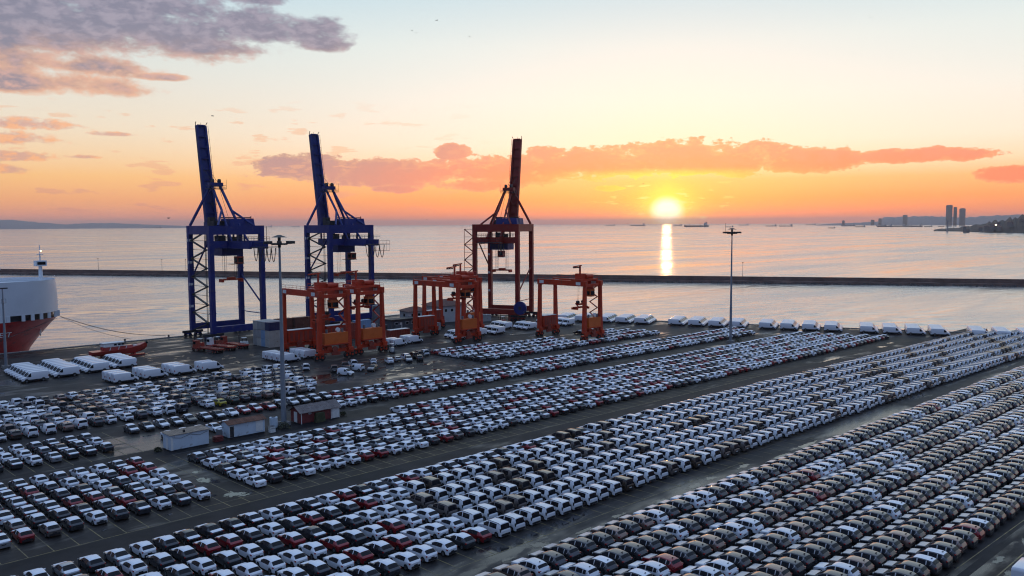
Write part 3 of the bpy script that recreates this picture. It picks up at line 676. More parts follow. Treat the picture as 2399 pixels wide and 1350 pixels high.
    for z in (10.5, 18, 25.5, 33): q.box((-hw - .8, ys - .2, z), (.06, .5, 1.0), 'white_trim'); q.box((-hw - .2, ys - .8, z), (.9, .06, .8), 'white_trim')
    q.build('number_plate', t)
    if alt:
        q = MB(); q.cyl((hw + 1.6, yl - .9, 5.2), (hw + 1.6, yl - 1.9, 5.2), 2.6, 'sts_blue', 20); q.cyl((hw + 1.6, yl - .8, 5.2), (hw + 1.6, yl - 2.0, 5.2), .7, 'machine_dark', 10); q.build('cable_reel', t)
    return t
sts((136.8, 276.0, 0), 0, 'sts_blue', 'sts_blue', 'blue quay crane nearest the ship, beside the white container stack', 15)
sts((182.4, 276.0, 0), 0, 'sts_blue', 'sts_blue', 'blue quay crane in the middle, behind the first two orange gantry cranes', 13)
cc = QC + QD * 40.9 - QN * 9.5
sts((cc.x, cc.y, 0), math.atan2(QN.y, QN.x) - PI / 2, 'sts_red', 'sts_blue', 'red quay crane with blue machine house, rightmost of the tall cranes', 8, True)

# ------------------------------------------------------------------ rubber-tyred gantry cranes
def rtg(x0, x1, y0, y1, lab, spreader=14.0, lamp=True, big=True):
    cx, cy = (x0 + x1) / 2, (y0 + y1) / 2; wb, sp = (x1 - x0) / 2, (y1 - y0) / 2; P = 'rtg_orange'
    t = thing('gantry_crane', lab, 'gantry crane', (cx, cy, 0), 0, 'orange rubber-tyred gantry cranes')
    for y in (-sp, sp):
        for x in (-wb, wb):
            q = MB(); q.beam((x, y, 2.6), (x * .93, y, 18.3), 1.25, 1.15, P, (0, 1, 0), .9, .95); q.build('leg', t)
            q = MB()
            for dx in (-.95, .95):
                q.cyl((x + dx, y - .34, .82), (x + dx, y + .34, .82), .82, 'tyre', 14); q.cyl((x + dx, y - .36, .82), (x + dx, y + .36, .82), .36, P, 10)
            q.box((x, y, 1.75), (2.4, .95, .5), P); q.box((x, y, 1.2), (.5, 1.0, .9), P); q.build('wheel_truck', t)
        q = MB(); q.box((0, y, 2.5), (2 * wb - 1.3, .9, 1.0), P); q.build('sill_beam', t)
        q = MB(); q.box((0, y, 18.0), (2 * wb * .93 - .95, .8, 1.0), P); q.build('end_tie', t)
    for x in (-wb * .93, wb * .93):
        q = MB(); q.box((x, 0, 18.6), (1.0, 2 * sp + 1.6, 1.7), P); q.build('girder', t)
        q = MB()
        for y in (-sp + 2.4, sp - 1.2): q.box((x - .53, y, 18.6), (.05, 1.9, 1.0), 'white_trim')
        for y in (-sp + 2.4, sp - 1.2): q.box((x + .53, y, 18.6), (.05, 1.9, 1.0), 'white_trim')
        q.build('sign_plate', t)
    q = MB()
    for sx in (-1, 1):
        x = sx * (wb * .93 + .75)
        for z in (20.0, 20.6): q.tube([(x, -sp, z), (x, sp, z)], .045, P, 4)
        for i in range(10): q.cyl((x, -sp + i * 2 * sp / 9, 19.4), (x, -sp + i * 2 * sp / 9, 20.6), .045, P, 4)
    q.build('railing', t)
    # trolley at the near end
    ty = -sp + 3.4
    q = MB(); q.box((0, ty, 19.75), (2 * wb * .93 + 1.2, 4.2, .6), P); q.box((-wb * .35, ty + .4, 20.9), (2.6, 2.6, 1.7), P); q.box((wb * .4, ty - .2, 20.7), (2.4, 2.2, 1.3), P)
    q.cyl((-.6, ty - 1.1, 20.8), (2.6, ty - 1.1, 20.8), .62, P, 12); q.box((0, ty + 1.5, 20.5), (1.4, .9, .9), 'machine_dark'); q.box((wb * .75, ty + 1.2, 20.5), (1.1, 1.1, 1.1), 'machine_dark'); q.build('trolley', t)
    q = MB()
    for (xa, ya) in ((-wb, ty - 2), (wb, ty - 2), (wb, ty + 2.2), (-wb, ty + 2.2)): q.cyl((xa, ya, 20), (xa, ya, 21.4), .05, P, 4)
    q.tube([(-wb, ty - 2, 21.4), (wb, ty - 2, 21.4), (wb, ty + 2.2, 21.4), (-wb, ty + 2.2, 21.4), (-wb, ty - 2, 21.4)], .05, P, 4); q.build('trolley_railing', t)
    q = MB(); q.box((wb * .2, ty - 1.6, 15.6), (2.2, 2.2, 2.3), 'panel_orange'); q.box((wb * .2, ty - 1.6, 17.4), (1.6, 1.8, 1.5), P); q.box((wb * .2, ty - 1.6, 14.35), (2.8, 2.8, .12), 'machine_dark'); cb = q.build('cab', t)
    q = MB(); q.box((wb * .2, ty - 2.73, 15.4), (1.8, .06, 1.3), 'glass'); q.build('front_window', cb); q = MB(); q.box((wb * .2 - 1.13, ty - 1.6, 15.4), (.06, 1.7, 1.2), 'glass'); q.build('side_window', cb)
    if spreader:
        z = spreader; q = MB(); q.box((-.4, ty + 1.4, z), (6.2, 1.2, .5), P); q.box((-.4, ty + 1.4, z + 1.0), (3.0, 1.5, .5), P)
        for x in (-3.2, 2.4): q.box((x, ty + 1.4, z - .3), (.6, 2.5, .7), P)
        for x in (-1.7, .9): q.cyl((x, ty + 1.0, z + 1.7), (x, ty + 1.8, z + 1.7), .55, 'machine_dark', 10)
        q.beam((-1.5, ty + 1.4, z + .2), (-2.8, ty + 1.4, z + 1.4), .3, .3, P); q.beam((.7, ty + 1.4, z + .2), (2.0, ty + 1.4, z + 1.4), .3, .3, P); q.build('spreader', t)
        q = MB()
        for x in (-1.9, -1.3, .6, 1.2): q.cyl((x, ty + 1.4, z + 1.7), (x * .7, ty + 1.4, 19.5), .045, 'rope', 4)
        q.build('hoist_rope', t)
    # power pack (near) and electrics house (far)
    q = MB(); q.box((.2, -sp, 6.0), (2 * wb - 2.2, 1.8, 3.1), 'panel_orange'); q.build('engine_house', t)
    q = MB(); q.box((.2, -sp - .1, 4.3), (2 * wb - 1.4, 2.3, .25), P)
    for x in (-wb * .5, wb * .55): q.cyl((x, -sp, 7.55), (x, -sp, 8.6), .35, 'steel_grey', 8)
    q.cyl((wb * .25, -sp - .3, 8.25), (wb * .25, -sp + .3, 8.25), .65, 'white_trim', 10); q.build('exhaust', t)
    q = MB(); q.box((0, sp, 5.0), (2 * wb - 2.0, 1.9, 3.6), P)
    for i in range(5): q.box((-wb + 2 + i * (2 * wb - 3.6) / 4, sp - .99, 5.0), (.9, .06, 2.6), 'ctn_red')
    q.build('electrics_house', t)
    q = MB(); q.box((0, sp, 2.95 + 3.95), (2 * wb - 1.6, 2.2, .16), 'white_trim'); q.build('house_roof', t)
    for sy in (-1, 1):
        q = MB(); y = sy * sp
        q.box((-wb * .42, y, 3.45), (1.5, 1.5, 1.0), P); q.box((wb * .5, y, 3.4), (1.2, 1.3, .9), 'ctn_red'); q.box((0, y - .75, 1.7), (2.6, .5, .9), 'ctn_red'); q.cyl((-.4, y - 1.1, 2.9), (-.4, y - .7, 2.9), .9, 'ctn_red', 12)
        for sx in (-1, 1): q.beam((sx * (wb - .3), y, 4.6), (sx * (wb - 2.3), y, 2.9), .45, .5, P); q.box((sx * wb, y - .8, 2.6), (1.5, .7, 1.1), P)
        q.build('drive_unit', t)
    q = MB()
    for x in (wb - 1.2, wb - .7): q.tube([(x, -sp - .55, 2.4), (x, -sp - .55, 18)], .06, P, 4)
    for i in range(22): q.cyl((wb - 1.2, -sp - .55, 2.8 + i * .7), (wb - .7, -sp - .55, 2.8 + i * .7), .04, P, 4)
    for i in range(4):
        z = 3.2 + i * 3.6; q.beam((wb * .9, -sp + 1, z), (wb * .9, -sp + 4.2, z + 1.8), .5, .2, P); q.beam((wb * .9, -sp + 4.2, z + 1.8), (wb * .9, -sp + 1, z + 3.6), .5, .2, P)
    q.build('ladder', t)
    if lamp:
        q = MB(); q.beam((-wb * .55, ty, 20), (-wb * .55, ty, 24.2), .45, .45, P); q.beam((-wb * .55 - 3.2, ty, 24.1), (-wb * .55 + .7, ty, 24.4), .4, .35, P)
        for x in (-3, -2.0, -1.0): q.box((-wb * .55 + x, ty, 23.8), (.5, .5, .35), 'machine_dark')
        q.build('lamp_arm', t)
    return t
rtg(128.6, 138.5, 205.5, 224.5, 'orange gantry crane nearest the white container stack, first of five', 11)
rtg(142.6, 151.6, 207.0, 226.0, 'orange gantry crane standing right beside the first one', 13.6)
rtg(178.3, 186.8, 203.6, 225.2, 'orange gantry crane in front of the white hip-roofed building', 14)
rtg(193.2, 201.2, 217.5, 238.8, 'orange gantry crane directly behind the third one, below the red quay crane', 14)
rtg(209.2, 217.4, 177.0, 196.8, 'orange gantry crane standing alone on the right with its spreader lowered', 10.6)

# ------------------------------------------------------------------ car-carrier ship, ropes, bollards
def car_carrier():
    t = thing('car_carrier', 'red-hulled car carrier with white superstructure moored at the left edge', 'ship', (0, 306.5, -2.6))
    # local x = world x; half-beam profile by height, bow to the right
    def outline(xb, half, xs0=-40.0, full=22.0, pw=2.0):
        pts = [(xs0, half), (xb - full, half)]
        for i in range(1, 15):
            s_ = i / 14; pts.append((xb - full + full * s_, half * max(0.0, (1 - s_ ** pw)) ** (1 / 1.6)))
        return pts
    lev = [(-1.5, 82.0, 13.6, 34, 1.5), (1.5, 83.5, 14.2, 32, 1.5), (5.0, 86.3, 14.8, 28, 1.6), (9.0, 90.0, 15.0, 23, 1.9), (11.4, 92.0, 15.1, 20, 2.2)]
    def shell(levels, mt, name, cap=False, sm=40):
        q = MB(); q.smooth = sm; k = 16; vs = []
        for z, xb, hf, fu, pw in levels:
            o = outline(xb, hf, -40, fu, pw); vs += [(x, -y, z) for x, y in o] + [(x, y, z) for x, y in o[::-1]]
        kk = 32; fs = []
        for i in range(len(levels) - 1):
            for j in range(kk - 1): fs.append((i * kk + j, i * kk + j + 1, (i + 1) * kk + j + 1, (i + 1) * kk + j))
        if cap: fs.append(tuple((len(levels) - 1) * kk + j for j in range(kk)))
        q.add(vs, fs, mt); return q.build(name, t)
    shell(lev, 'ship_red', 'hull')
    shell([(11.4, 91.6, 14.9, 20, 2.3), (11.42, 91.6, 14.9, 20, 2.3)], 'machine_dark', 'mooring_deck', True)
    shell([(11.4, 90.6, 14.2, 19.5, 2.3), (13.3, 90.6, 14.2, 19.5, 2.3)], 'machine_dark', 'deck_opening')
    shell([(13.2, 92.2, 15.1, 20, 2.4), (18, 92.0, 15.1, 19, 2.6), (23.6, 91.4, 15.1, 18, 2.8)], 'ship_white', 'superstructure')
    shell([(22.2, 91.3, 15.0, 18, 2.8), (22.22, 91.3, 15.0, 18, 2.8)], 'ship_white', 'weather_deck', True)
    q = MB(); o = outline(92.1, 15.1, -40, 20, 2.3)
    for i in (2, 5, 7, 9, 11, 13, 14):
        x, y = o[i]
        for s_ in (-1, 1): q.box((x, y * s_, 12.3), (1.0, .5, 1.9), 'ship_white')
    q.box((20, -15.05, 12.3), (106, .3, 1.95), 'ship_white'); q.build('deck_pillar', t)
    q = MB(); q.box((66.5, -9, 24.8), (12, 7, 5.2), 'ship_white'); q.box((66.5, -9, 27.5), (12.4, 7.4, .3), 'white_trim'); q.build('vent_house', t)
    q = MB(); q.cyl((87, -1.5, 22.2), (87, -1.5, 27.6), .75, 'ship_white', 8, .55); q.box((87, -1.5, 28.6), (3.2, 2.6, 1.8), 'ship_white'); q.box((87, -2.85, 28.6), (2.4, .06, .9), 'glass'); q.cyl((87, -1.5, 29.4), (87, -1.5, 34.5), .22, 'ship_white', 6, .12); q.box((87, -1.5, 31.5), (1.8, 1.2, .2), 'ship_white'); q.build('foremast', t)
    q = MB(); q.box((87.3, -1.7, 32.6), (.3, .3, .3), 'lamp_glow'); q.build('mast_lamp', t)
    q = MB(); o = outline(91.4, 15.0, -40, 18, 2.8)
    q.tube([(x, -y, 24.5) for x, y in o[1:]], .05, 'ship_white', 4); q.build('deck_railing', t)
    # hull lettering
    fc = bpy.data.curves.new('lettering', 'FONT'); fc.body = 'WEST'; fc.size = 2.1; fc.extrude = .02; fc.align_x = 'RIGHT'; fc.shear = .25
    fo = bpy.data.objects.new('lettering', fc); C.objects.link(fo); fo.parent = t; fo.rotation_euler = (PI / 2, 0, 0); fo.location = (74.0, -15.08, 6.9)
    dg = bpy.context.evaluated_depsgraph_get(); me = bpy.data.meshes.new_from_object(fo.evaluated_get(dg)); me.materials.clear(); me.materials.append(M['white_trim'])
    lo = bpy.data.objects.new('hull_lettering', me); C.objects.link(lo); lo.parent = t; lo.rotation_euler = fo.rotation_euler; lo.location = fo.location
    bpy.data.objects.remove(fo)
    q = MB(); q.beam((84.4, -7.4, 5.8), (84.9, -6.2, 7.2), .3, .8, 'white_trim'); q.build('anchor_mark', t)
    return t
car_carrier()
def rope(name, a, b_, sag, lab, grp, r=.055):
    pts = [(a[0] + (b_[0] - a[0]) * i / 16, a[1] + (b_[1] - a[1]) * i / 16, a[2] + (b_[2] - a[2]) * i / 16 - sag * math.sin(PI * i / 16)) for i in range(17)]
    q = MB(); q.tube(pts, r, 'rope', 5); q.build(name, label=lab, cat='rope', group=grp)
rope('mooring_rope', (91, 300, 8.6), (119.5, 286.6, .7), 1.6, 'bow mooring rope running from the ship to the far bollard', 'mooring ropes of the ship')
rope('mooring_rope', (91.2, 303, 8.6), (122.5, 286.6, .7), 2.2, 'longest mooring rope, outermost at the bow of the ship', 'mooring ropes of the ship')
rope('mooring_rope', (90.5, 298, 8.6), (108, 286.6, .7), 1.0, 'steep short mooring rope from the bow to the boat end', 'mooring ropes of the ship')
rope('mooring_rope', (88, 293.8, 8.8), (52, 286.6, .7), 1.2, 'upper of two ropes slanting across the red hull', 'mooring ropes of the ship')
rope('mooring_rope', (86.5, 292.6, 8.8), (57, 286.6, .7), .8, 'lower of two ropes slanting across the red hull', 'mooring ropes of the ship')
for x, lab in ((106, 'black bollard on the quay edge above the red boat'), (120.5, 'black bollard on the quay edge near the first blue crane'), (52, 'black bollard on the quay edge at the left edge')):
    t = thing('bollard', lab, 'bollard', (x, 286.6, .2), 0, 'bollards along the quay'); q = MB(); q.cyl((0, 0, 0), (0, 0, .55), .28, 'machine_dark', 10, .22); q.build('post', t)
    q = MB(); q.cyl((0, 0, .55), (0, 0, .75), .42, 'machine_dark', 10, .36); q.build('head', t)

# ------------------------------------------------------------------ red boat on its cradle
t = thing('pilot_boat', 'red boat with white wheelhouse standing on the quay behind the vans', 'boat', (93.0, 256.5, 0), R(1)); t.scale = (.92, .9, .68)
q = MB(); q.smooth = 50; vs = []; st = [(-8.6, 1.7, 1.5, 3.0), (-7.8, 2.1, 1.2, 3.0), (-2, 2.35, 1.0, 3.1), (3, 2.2, 1.0, 3.5), (6.2, 1.5, 1.3, 4.2), (8.2, .6, 2.2, 4.9), (9.0, .06, 3.3, 5.3)]
for x, w, k, d_ in st: vs += [(x, 0, k - .35), (x, -w * .7, k), (x, -w * .95, (k + d_) / 2), (x, -w, d_), (x, w, d_), (x, w * .95, (k + d_) / 2), (x, w * .7, k)]
fs = [tuple(range(7))]
for i in range(6):
    for j in range(7): fs.append((i * 7 + j, i * 7 + (j + 1) % 7, i * 7 + 7 + (j + 1) % 7, i * 7 + 7 + j))
q.add(vs, fs, 'boat_red'); q.build('hull', t)
q = MB(); q.box((-1.6, 0, 3.95), (7.0, 3.3, 1.5), 'boat_red', 0, .92); q.box((3.1, 0, 3.9), (2.6, 2.6, 1.1), 'boat_red', 0, .75); q.build('cabin', t)
q = MB(); q.box((-2.0, 0, 5.35), (6.2, 3.0, 1.45), 'white_trim', 0, .92); q.box((-2.0, 0, 6.15), (6.6, 3.3, .18), 'white_trim'); wh = q.build('wheelhouse', t)
for x in (-1.5, -.3, .75): q = MB(); q.box((x, -1.46, 5.35), (.85, .08, .75), 'glass'); q.build('window', wh)

q = MB()
for x in (-3.4, -.8, 1.5): q.beam((x, -1.75, 3.1), (x + .5, -1.68, 4.7), .16, .16, 'white_trim')
q.box((-1.6, -1.72, 4.62), (6.6, .1, .14), 'white_trim'); q.box((4.8, -.4, 3.9), (1.3, 1.2, .7), 'white_trim'); q.build('trim', t)
q = MB(); q.cyl((8.4, 0, 4.6), (9.1, 0, 4.9), .5, 'tyre', 10); q.build('bow_fender', t)
q = MB()
for x in (-5, 0, 4.5): q.box((x, 0, .55), (.5, 3.0, 1.1), 'boat_red')
q.box((1.5, 0, .18), (13, .6, .36), 'boat_red'); q.box((4, -1.9, .3), (6.5, 1.3, .45), 'boat_red'); q.build('cradle', t)

# ------------------------------------------------------------------ floodlight masts
def mast(x, y, h, lab, grp, r0=.42, ring=True):
    t = thing('floodlight_mast', lab, 'floodlight mast', (x, y, 0), 0, grp)
    q = MB(); q.smooth = 40; q.cyl((0, 0, 0), (0, 0, h * .33), r0 * 1.25, 'galvanised', 14, r0 * 1.05); q.cyl((0, 0, h * .33), (0, 0, h), r0 * .95, 'galvanised', 14, r0 * .45); q.build('pole', t)
    q = MB(); q.box((0, 0, .35), (1.8, 1.8, .7), 'concrete'); q.build('footing', t)
    if ring:
        q = MB(); q.cyl((0, 0, h - .5), (0, 0, h - .2), 1.5, 'machine_dark', 14); q.cyl((0, 0, h - 1.0), (0, 0, h + 1.0), .30, 'machine_dark', 8); q.build('head_frame', t)
        q = MB(); q.smooth = 50; q.cyl((0, 0, h + .9), (0, 0, h + 1.35), 1.45, 'machine_dark', 14, .35); q.build('canopy', t)
        for i in range(8):
            a = i * PI / 4 + .3; q = MB(); q.beam((1.2 * math.cos(a), 1.2 * math.sin(a), h - .35), (2.2 * math.cos(a), 2.2 * math.sin(a), h - .2), .16, .16, 'machine_dark'); q.box((2.5 * math.cos(a), 2.5 * math.sin(a), h - .05), (.7, .7, .5), 'machine_dark', a); q.build('floodlight', t)
        q = MB(); q.cyl((-1.9, 1.2, h - .4), (-1.9, 1.2, h + 3.0), .05, 'machine_dark', 4); q.build('lightning_rod', t)
    else:
        q = MB(); q.box((.3, 0, h), (1.8, .7, .3), 'machine_dark'); q.build('floodlight', t)
        q = MB(); q.box((0, -.4, h * .82), (1.1, 1.1, .1), 'steel_grey'); q.tube([(-.5, -.9, h * .82), (-.5, -.9, h * .87), (.5, -.9, h * .87), (.5, -.9, h * .82)], .05, 'steel_grey', 4); q.build('ladder_cage', t)
    return t
mast(82.0, 144.0, 34.8, 'tall floodlight mast rising beside the red hut', 'tall floodlight masts')
mast(239.0, 141.5, 35.0, 'tall floodlight mast among the far rows, right of the sun', 'tall floodlight masts', .36)
mast(63.8, 257.0, 21.5, 'shorter lamp mast at the left edge in front of the ship', None, .34, False)

# ------------------------------------------------------------------ huts beside the car rows
def hut(x, y, L, D, H, wall, roof, lab, ridge_h=.7, rz=0.0, over=.35, ns=0, flat=False):
    """near long side along +x at local y=0, depth D to the back."""
    t = thing('site_hut', lab, 'hut', (x, y, 0), rz)
    q = MB(); q.box((L / 2, D / 2, H / 2 + .12), (L, D, H - .24), wall)
    if not flat:
        for xx in (0.0, L): q.add([(xx, 0, H), (xx, D, H), (xx, D / 2, H + ridge_h)], [(0, 1, 2) if xx else (0, 2, 1)], wall)
    q.build('wall', t)
    q = MB(); q.box((L / 2, D / 2, .07), (L + .1, D + .1, .14), 'machine_dark'); q.build('base', t)
    n_ = ns or 1; w = (L + 2 * over) / n_
    rr_ = random.Random(int(x * 10))
    for i in range(n_):
        for s_ in ((0,) if flat else (-1, 1)):
            xa = -over + i * w + .012; xb = xa + w - .024; dz = rr_.uniform(0, .03) if ns else 0
            q = MB()
            if flat: a, c = (xa, -over, H + .02 + dz), (xa, D + over, H + .12 + dz)
            elif s_ < 0: a, c = (xa, -over, H - over * ridge_h * 2 / D + .03 + dz), (xa, D / 2, H + ridge_h + .03 + dz)
            else: a, c = (xa, D / 2, H + ridge_h + .03 + dz), (xa, D + over, H - over * ridge_h * 2 / D + .03 + dz)
            th = .06; q.add([a, (xb, a[1], a[2]), (xb, c[1], c[2]), c, (a[0], a[1], a[2] + th), (xb, a[1], a[2] + th), (xb, c[1], c[2] + th), (c[0], c[1], c[2] + th)],
                            [(3, 2, 1, 0), (4, 5, 6, 7), (0, 1, 5, 4), (1, 2, 6, 5), (2, 3, 7, 6), (3, 0, 4, 7)], roof)
            for k in range(3): q.beam((xa + w * (k + .5) / 3, a[1], a[2] + th), (xa + w * (k + .5) / 3, c[1], c[2] + th), .05, .05, roof)
            q.build('roof_sheet' if ns else 'roof', t)
    return t
h1 = hut(58.7, 140.4, 6.7, 3.0, 2.75, 'hut_white', 'tan_roof', 'small white hut with tan flat roof, leftmost of the three huts', 0, 0, .25, 5, True)
q = MB(); q.box((.22, -.03, 1.3), (.40, .05, 2.2), 'white_trim'); q.build('corner_post', h1)
q = MB(); q.box((-.03, 1.4, 1.2), (.05, .9, 2.0), 'white_trim'); q.build('door', h1)
q = MB(); q.tube([(.3, -.06, 2.4), (1.8, -.08, 2.1), (3.4, -.06, 2.5), (5.0, -.08, 2.1), (6.5, -.06, 2.5)], .03, 'rope', 4); q.build('cable', h1)
q = MB(); q.box((2.6, .6, 3.05), (.3, .3, .5), 'machine_dark'); q.build('vent', h1)
h2 = hut(69.6, 141.4, 7.0, 2.7, 2.6, 'hut_white', 'rust_roof', 'white hut with rust-brown roof, middle of the three huts', .45, 0, .3, 6)
q = MB(); q.box((.55, -.03, 1.25), (.75, .06, 1.9), 'machine_dark'); d2 = q.build('door', h2)
q = MB(); q.box((.13, -.05, 1.3), (.07, .06, 2.1), 'white_trim'); q.box((.97, -.05, 1.3), (.07, .06, 2.1), 'white_trim'); q.box((.55, -.05, 2.27), (.9, .06, .08), 'white_trim'); q.build('frame', d2)
q = MB(); q.box((5.9, -.03, 1.5), (1.4, .05, 2.0), 'white_trim'); q.build('shutter', h2)
q = MB(); q.box((-1.2, 1.2, 1.0), (.08, 2.4, 1.4), 'steel_grey'); q.box((-.6, 2.0, 1.9), (1.4, .1, .1), 'steel_grey'); q.build('side_rail', h2)
h3 = hut(84.2, 141.6, 8.6, 3.6, 2.4, 'hut_red', 'slate_roof', 'dark red hut with grey sheet roof beside the tall mast', .95, 0, .4, 9)
q = MB(); q.box((7.75, -.03, 1.25), (1.6, .05, 2.1), 'white_trim'); q.build('door', h3)
q = MB(); q.box((.15, -.04, 1.25), (.14, .08, 2.2), 'white_trim'); q.box((6.75, -.04, 1.25), (.14, .08, 2.2), 'white_trim'); q.box((8.55, -.04, 1.25), (.12, .08, 2.2), 'white_trim'); q.build('corner_post', h3)
q = MB(); q.box((2.0, -.04, 2.0), (.55, .06, .35), 'white_trim'); q.box((2.0, -.08, 2.0), (.3, .05, .18), 'machine_dark'); q.build('small_window', h3)
q = MB(); q.box((-.03, 1.8, 1.3), (.06, 1.1, 2.0), 'white_trim'); q.build('side_door', h3)
q = MB(); q.box((3.9, -.45, 1.0), (2.2, .8, 1.8), 'scrub', 0, .8); q.build('stacked_sheets', h3)
def small_thing(name, lab, cat, loc, parts, rz=0.0, grp=None):
    t = thing(name, lab, cat, loc, rz, grp)
    for nm, fn in parts: q = MB(); fn(q); q.build(nm, t)
    return t
small_thing('water_tank', 'pale blue-grey tank between the mast and the middle hut', 'tank', (79.4, 143.2, 0), [('drum', lambda q: q.cyl((0, 0, .2), (0, 0, 2.1), .75, 'hut_white', 14)), ('stand', lambda q: q.box((0, 0, .1), (1.5, 1.5, .2), 'machine_dark')), ('cap', lambda q: q.cyl((0, 0, 2.1), (0, 0, 2.25), .4, 'machine_dark', 10))])
small_thing('pallet_stack', 'low stack of reddish pallets between the two white huts', 'pallets', (67.6, 141.6, 0), [('pallet', lambda q, i=i: q.box((.05 * (i % 2), 0, .12 + i * .24), (1.5, 1.2, .16), 'hut_red')) for i in range(4)])
def tyre_prop(q, z): q.cyl((0, 0, z), (0, 0, z + .22), .42, 'tyre', 12)
for x, y, lab in ((77.6, 140.6, 'white drum lying beside the middle hut'), (78.4, 142.2, 'pale crate beside the tank')):
    small_thing('crate', lab, 'crate', (x, y, 0), [('box', lambda q: q.box((0, 0, .35), (1.0, .8, .7), 'white_trim')), ('lid', lambda q: q.box((0, 0, .74), (1.06, .86, .06), 'steel_grey'))])
def bush(x, y, s_, lab):
    rb = random.Random(int(x * 7)); t = thing('bush', lab, 'bush', (x, y, 0)); q = MB()
    for i in range(240):
        a, z = rb.uniform(0, 6.28), rb.uniform(.05, 1); r_ = s_ * math.sqrt(rb.random()) * (1 - .55 * z); c = Vector((r_ * math.cos(a), r_ * math.sin(a), z * s_ * .8)); w = rb.uniform(.08, .16)
        d1 = Vector((rb.uniform(-1, 1), rb.uniform(-1, 1), rb.uniform(-.4, 1))).normalized() * w; d2 = Vector((rb.uniform(-1, 1), rb.uniform(-1, 1), rb.uniform(-.4, 1))).normalized() * w
        q.poly([c - d1, c + d2, c + d1, c - d2], 'scrub')
    q.build('foliage', t); q = MB()
    for i in range(5): q.cyl((0, 0, 0), (rb.uniform(-.5, .5) * s_, rb.uniform(-.5, .5) * s_, s_ * .6), .03, 'machine_dark', 4)
    q.build('stem', t)
bush(80.6, 141.6, 1.5, 'scrubby bush at the foot of the left mast'); bush(94.2, 142.6, 1.1, 'low scrub at the right end of the red hut'); bush(242.5, 140.8, 1.6, 'scrub at the foot of the right mast'); bush(57.4, 142.6, .8, 'small scrub behind the leftmost hut')

# ------------------------------------------------------------------ containers and quay buildings
def container(x, y, z, L, mt, lab, grp=None, rz=0.0, name='shipping_container', doors=True):
    t = thing(name, lab, 'container', (x, y, z), rz, grp); w, h = 2.44, 2.59
    q = MB(); n_ = int(L / .36)
    for sy in (-1, 1):
        vs = []; fs = []
        for i in range(n_ * 2 + 1):
            xx = -L / 2 + .1 + (L - .2) * i / (n_ * 2); yy = sy * (w / 2 - (.0 if (i // 1) % 4 in (0, 1) else .06)); vs += [(xx, yy, .12), (xx, yy, h - .10)]
        for i in range(n_ * 2): fs.append((2 * i, 2 * i + 2, 2 * i + 3, 2 * i + 1) if sy < 0 else (2 * i, 2 * i + 1, 2 * i + 3, 2 * i + 2))
        q.add(vs, fs, mt)
    q.box((0, 0, h - .06), (L - .1, w - .12, .08), mt); q.box((L / 2 - .06, 0, h / 2), (.08, w - .2, h - .2), mt); q.box((0, 0, .1), (L - .1, w - .12, .1), mt); q.build('panel', t)
    q = MB()
    for sx in (-1, 1):
        for sy in (-1, 1): q.box((sx * (L / 2 - .06), sy * (w / 2 - .06), h / 2), (.14, .14, h), mt)
    for sy in (-1, 1):
        q.box((0, sy * (w / 2 - .04), .09), (L - .28, .1, .17), mt); q.box((0, sy * (w / 2 - .04), h - .07), (L - .28, .1, .14), mt)
    q.build('frame', t)
    for sy in (-1, 1):
        q = MB(); q.box((-L / 2 + .05, sy * w * .235, h / 2), (.08, w * .44, h - .34), mt); dr = q.build('door', t)
        q = MB()
        for k in (-.28, .28): q.cyl((-L / 2 - .02, sy * w * .235 + k, .2), (-L / 2 - .02, sy * w * .235 + k, h - .2), .025, 'steel_grey', 4)
        q.build('locking_bar', dr)
    return t
cols = [['ctn_cream', 'ctn_cream', 'ctn_navy'], ['ctn_blue', 'ctn_blue', 'ctn_grey'], ['ctn_cream', 'ctn_grey', 'ctn_grey'], ['ctn_grey', 'ctn_grey', 'ctn_cream']]
nm = {'ctn_cream': 'cream', 'ctn_navy': 'navy', 'ctn_grey': 'grey', 'ctn_blue': 'light blue'}
for i in range(4):
    for k in range(3):
        container(134.9, 240.5 + 2.52 * i, k * 2.6, 6.06, cols[i][k], f"{nm[cols[i][k]]} container, {['bottom', 'middle', 'top'][k]} of the {['nearest', 'second', 'third', 'farthest'][i]} column in the white stack", 'containers in the white stack')
for i in range(3):
    for k in range(2):
        container(153.5 + i * 7.2, 268.5 - i * .8, k * 2.62, 6.06 if i != 1 else 6.9, 'ctn_brown', f"dark brown container, {['lower', 'upper'][k]} of the {['left', 'middle', 'right'][i]} pair behind the first gantry crane", 'brown containers in a wall')
container(175.2, 230.6, 0, 8.4, 'ctn_red', 'red-brown container with pale roof left of the third gantry crane', None, R(2))
q = MB(); q.box((175.2, 230.6, 2.64), (8.3, 2.4, .08), 'white_trim', R(2)); q.build('tarpaulin', label='pale sheet lying on the red-brown container roof', cat='tarpaulin')
container(193.8, 236.5, 0, 8.0, 'ctn_grey', 'weathered grey container behind the vans, right of the third gantry crane', None, R(-8))
container(160.5, 238.5, 0, 6.06, 'ctn_red', 'red container behind the second gantry crane, lower one', 'red containers behind the gantries')
container(160.2, 239.2, 2.62, 6.06, 'ctn_red', 'red container behind the second gantry crane, upper one', 'red containers behind the gantries')
container(169.5, 243.5, 0, 6.06, 'ctn_grey', 'grey container below the lattice tower, lower one', 'grey containers below the tower')
container(169.5, 243.5, 2.62, 6.06, 'ctn_blue', 'light blue container below the lattice tower, upper one', 'grey containers below the tower')
container(238.0, 236.5, 0, 6.06, 'ctn_red', 'rust-red container under the red quay crane', None, R(-30))
container(226.5, 243.5, 0, 6.06, 'ctn_grey', 'grey container under the red quay crane', None, R(-30))
